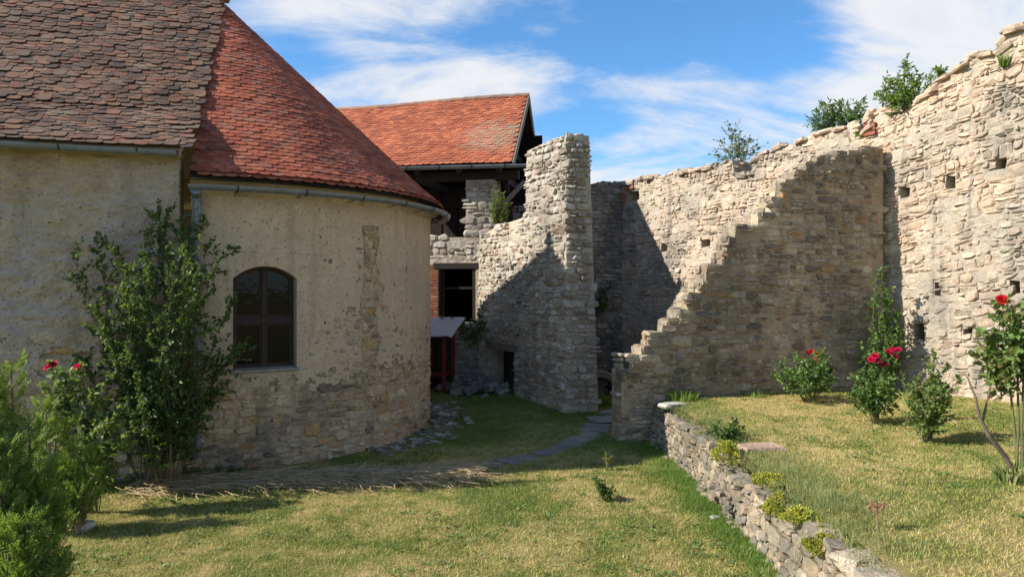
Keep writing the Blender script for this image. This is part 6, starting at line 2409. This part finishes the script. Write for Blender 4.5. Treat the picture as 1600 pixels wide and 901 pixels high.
cs = []
for k in range(150):
    y = rg.uniform(5.8, 12.2)
    cs.append((wall_x(y) - abs(rg.normal(0.06, 0.14)) - 0.03, y, 1 + (7.2 < y < 10.5)))
for k in range(60):
    x, y = rg.uniform(-5, 2.2), rg.uniform(6.3, 11)
    if low_ok(x, y):
        cs.append((x, y, 0.5))
clumps('grass', cs, 80, 0.075, 0.0045, LUSH, 0.11, lambda x, y: ground_z(x, y) - 0.005)
cs = []
for k in range(140):
    y = rg.choice([rg.uniform(5.3, 12.2), rg.normal(7.6, 0.7), rg.normal(6.7, 0.5)])
    cs.append((wall_x(y) + 0.26 + abs(rg.normal(0, 0.22)), y, 1))
clumps('grass', cs, 80, 0.075, 0.0035, TUFT, 0.09, lambda x, y: upper_z(x, y) - 0.01)
cs = [(wall_x(y) + 0.55 + rg.normal(0, .12), y + rg.normal(0, .2), 1) for y in np.linspace(6.5, 8.6, 34)]
clumps('grass', cs, 55, 0.075, 0.0035, TUFT, 0.12, lambda x, y: upper_z(x, y) - 0.01)
cs = [(rg.uniform(3.2, 8.5), rg.uniform(5.5, 12.5), 0.5) for k in range(70)]
clumps('grass', [c for c in cs if up_ok(c[0], c[1])], 100, 0.055, 0.004, LUSH, 0.10, lambda x, y: upper_z(x, y) - 0.005)
cs = []
for k in range(170):
    y = rg.uniform(4.9, 12.4)
    cs.append((wall_x(y) + rg.uniform(0.10, 0.42), y, rg.uniform(0.4, 1.2)))
clumps('grass', cs, 55, 0.055, 0.0035, TUFT, 0.06, lambda x, y: max(rtop(y), upper_z(x, y) - 0.10) + 0.03)
cs = [(wall_x(y) + rg.uniform(-0.04, 0.06), y, 1) for y in rg.uniform(5.5, 12.2, 40)]
clumps('grass', cs, 16, 0.07, 0.004, TUFT, 0.04, lambda x, y: ground_z(x, y) + rg.uniform(0.1, 0.5))


def rosettes(name, centers, mat, zf, n=14, L=(0.025, 0.05)):
    P, D, Nn, LL, WW = [], [], [], [], []
    for (x, y) in centers:
        for k in range(n):
            a, r = rg.uniform(0, 6.28), abs(rg.normal(0, 0.06))
            xx, yy = x + math.cos(a) * r, y + math.sin(a) * r
            P.append((xx, yy, zf(xx, yy) + 0.012)); D.append((math.cos(a), math.sin(a), rg.uniform(0.1, 0.8))); Nn.append((rg.normal(0, .3), rg.normal(0, .3), 1)); l = rg.uniform(*L); LL.append(l); WW.append(l * 0.6)
    leaves_mesh(name, P, D, Nn, LL, WW, mat, None)


pts = [(rg.uniform(-4.5, 2.3), rg.uniform(6.2, 11.2)) for k in range(420)]
rosettes('clover', [p for p in pts if low_ok(*p) and nz(p[0] * 0.8, p[1] * 0.8, 40) > -0.05], LEAF_ROSE_PALE, ground_z)
pts = [(rg.uniform(2.9, 8.5), rg.uniform(5.2, 12.8)) for k in range(420)]
rosettes('clover', [p for p in pts if up_ok(*p) and nz(p[0] * 0.8, p[1] * 0.8, 40) > -0.05], LEAF_ROSE_PALE, upper_z)
# weeds in the deep shade against the chapel foot and under the shrub
cs = []
for k in range(70):
    u = rg.uniform(-3.0, 0.8)
    w = abs(rg.normal(0.15, 0.25)) + 0.05
    p = MN(u, 0, w) if u < -0.1 else MA(u, 0, w)
    cs.append((p[0], p[1], 1))
clumps('grass', cs, 70, 0.14, 0.006, LEAF_IVY, 0.12, lambda x, y: ground_z(x, y) - 0.005)

# cut hay
P, F = [], []
rng = random.Random(401)
k = 0
while k < 2200:
    x, y = rng.uniform(-5.0, -0.4), rng.uniform(9.0, 11.2)
    am = hay_amount(x, y)
    if rng.random() > am * 1.2:
        continue
    k += 1
    z = ground_z(x, y) + 0.01 + 0.10 * am * rng.random()
    a = rng.gauss(0.25, 0.9)
    L_ = rng.uniform(0.15, 0.6)
    d = Vector((math.cos(a), math.sin(a), rng.gauss(0, 0.06)))
    c = Vector((-math.sin(a), math.cos(a), 0)) * L_ * rng.gauss(0, 0.22)
    w = Vector((-math.sin(a), math.cos(a), 0.5)).normalized() * 0.004
    o3 = Vector((x, y, z))
    b = len(P)
    for t in (0, 0.33, 0.67, 1.0):
        q = o3 + d * L_ * t + c * (4 * t * (1 - t)) + Vector((0, 0, 0.03 * math.sin(t * 3.1)))
        P += [q - w, q + w]
    F += [(b + 2 * i, b + 2 * i + 1, b + 2 * i + 3, b + 2 * i + 2) for i in range(3)]
np_mesh('cut_hay', [tuple(p) for p in P], F, STRAW, None, stuff=True)

# a few fallen leaves and blossoms on the grass
rng = random.Random(411)
P, D, Nn, LL, WW = [], [], [], [], []
for k in range(120):
    x, y = rng.uniform(-3.5, 8), rng.uniform(6, 12)
    if up_ok(x, y):
        z = upper_z(x, y) + 0.03
    elif low_ok(x, y):
        z = ground_z(x, y) + 0.03
    else:
        continue
    d = rdir(rng); d.z *= 0.2
    P.append((x, y, z)); D.append(d); Nn.append((rng.uniform(-.3, .3), rng.uniform(-.3, .3), 1)); LL.append(rng.uniform(0.03, 0.06)); WW.append(0.03)
leaves_mesh('fallen_leaves', P, D, Nn, LL, WW, TWIG_BROWN, None)
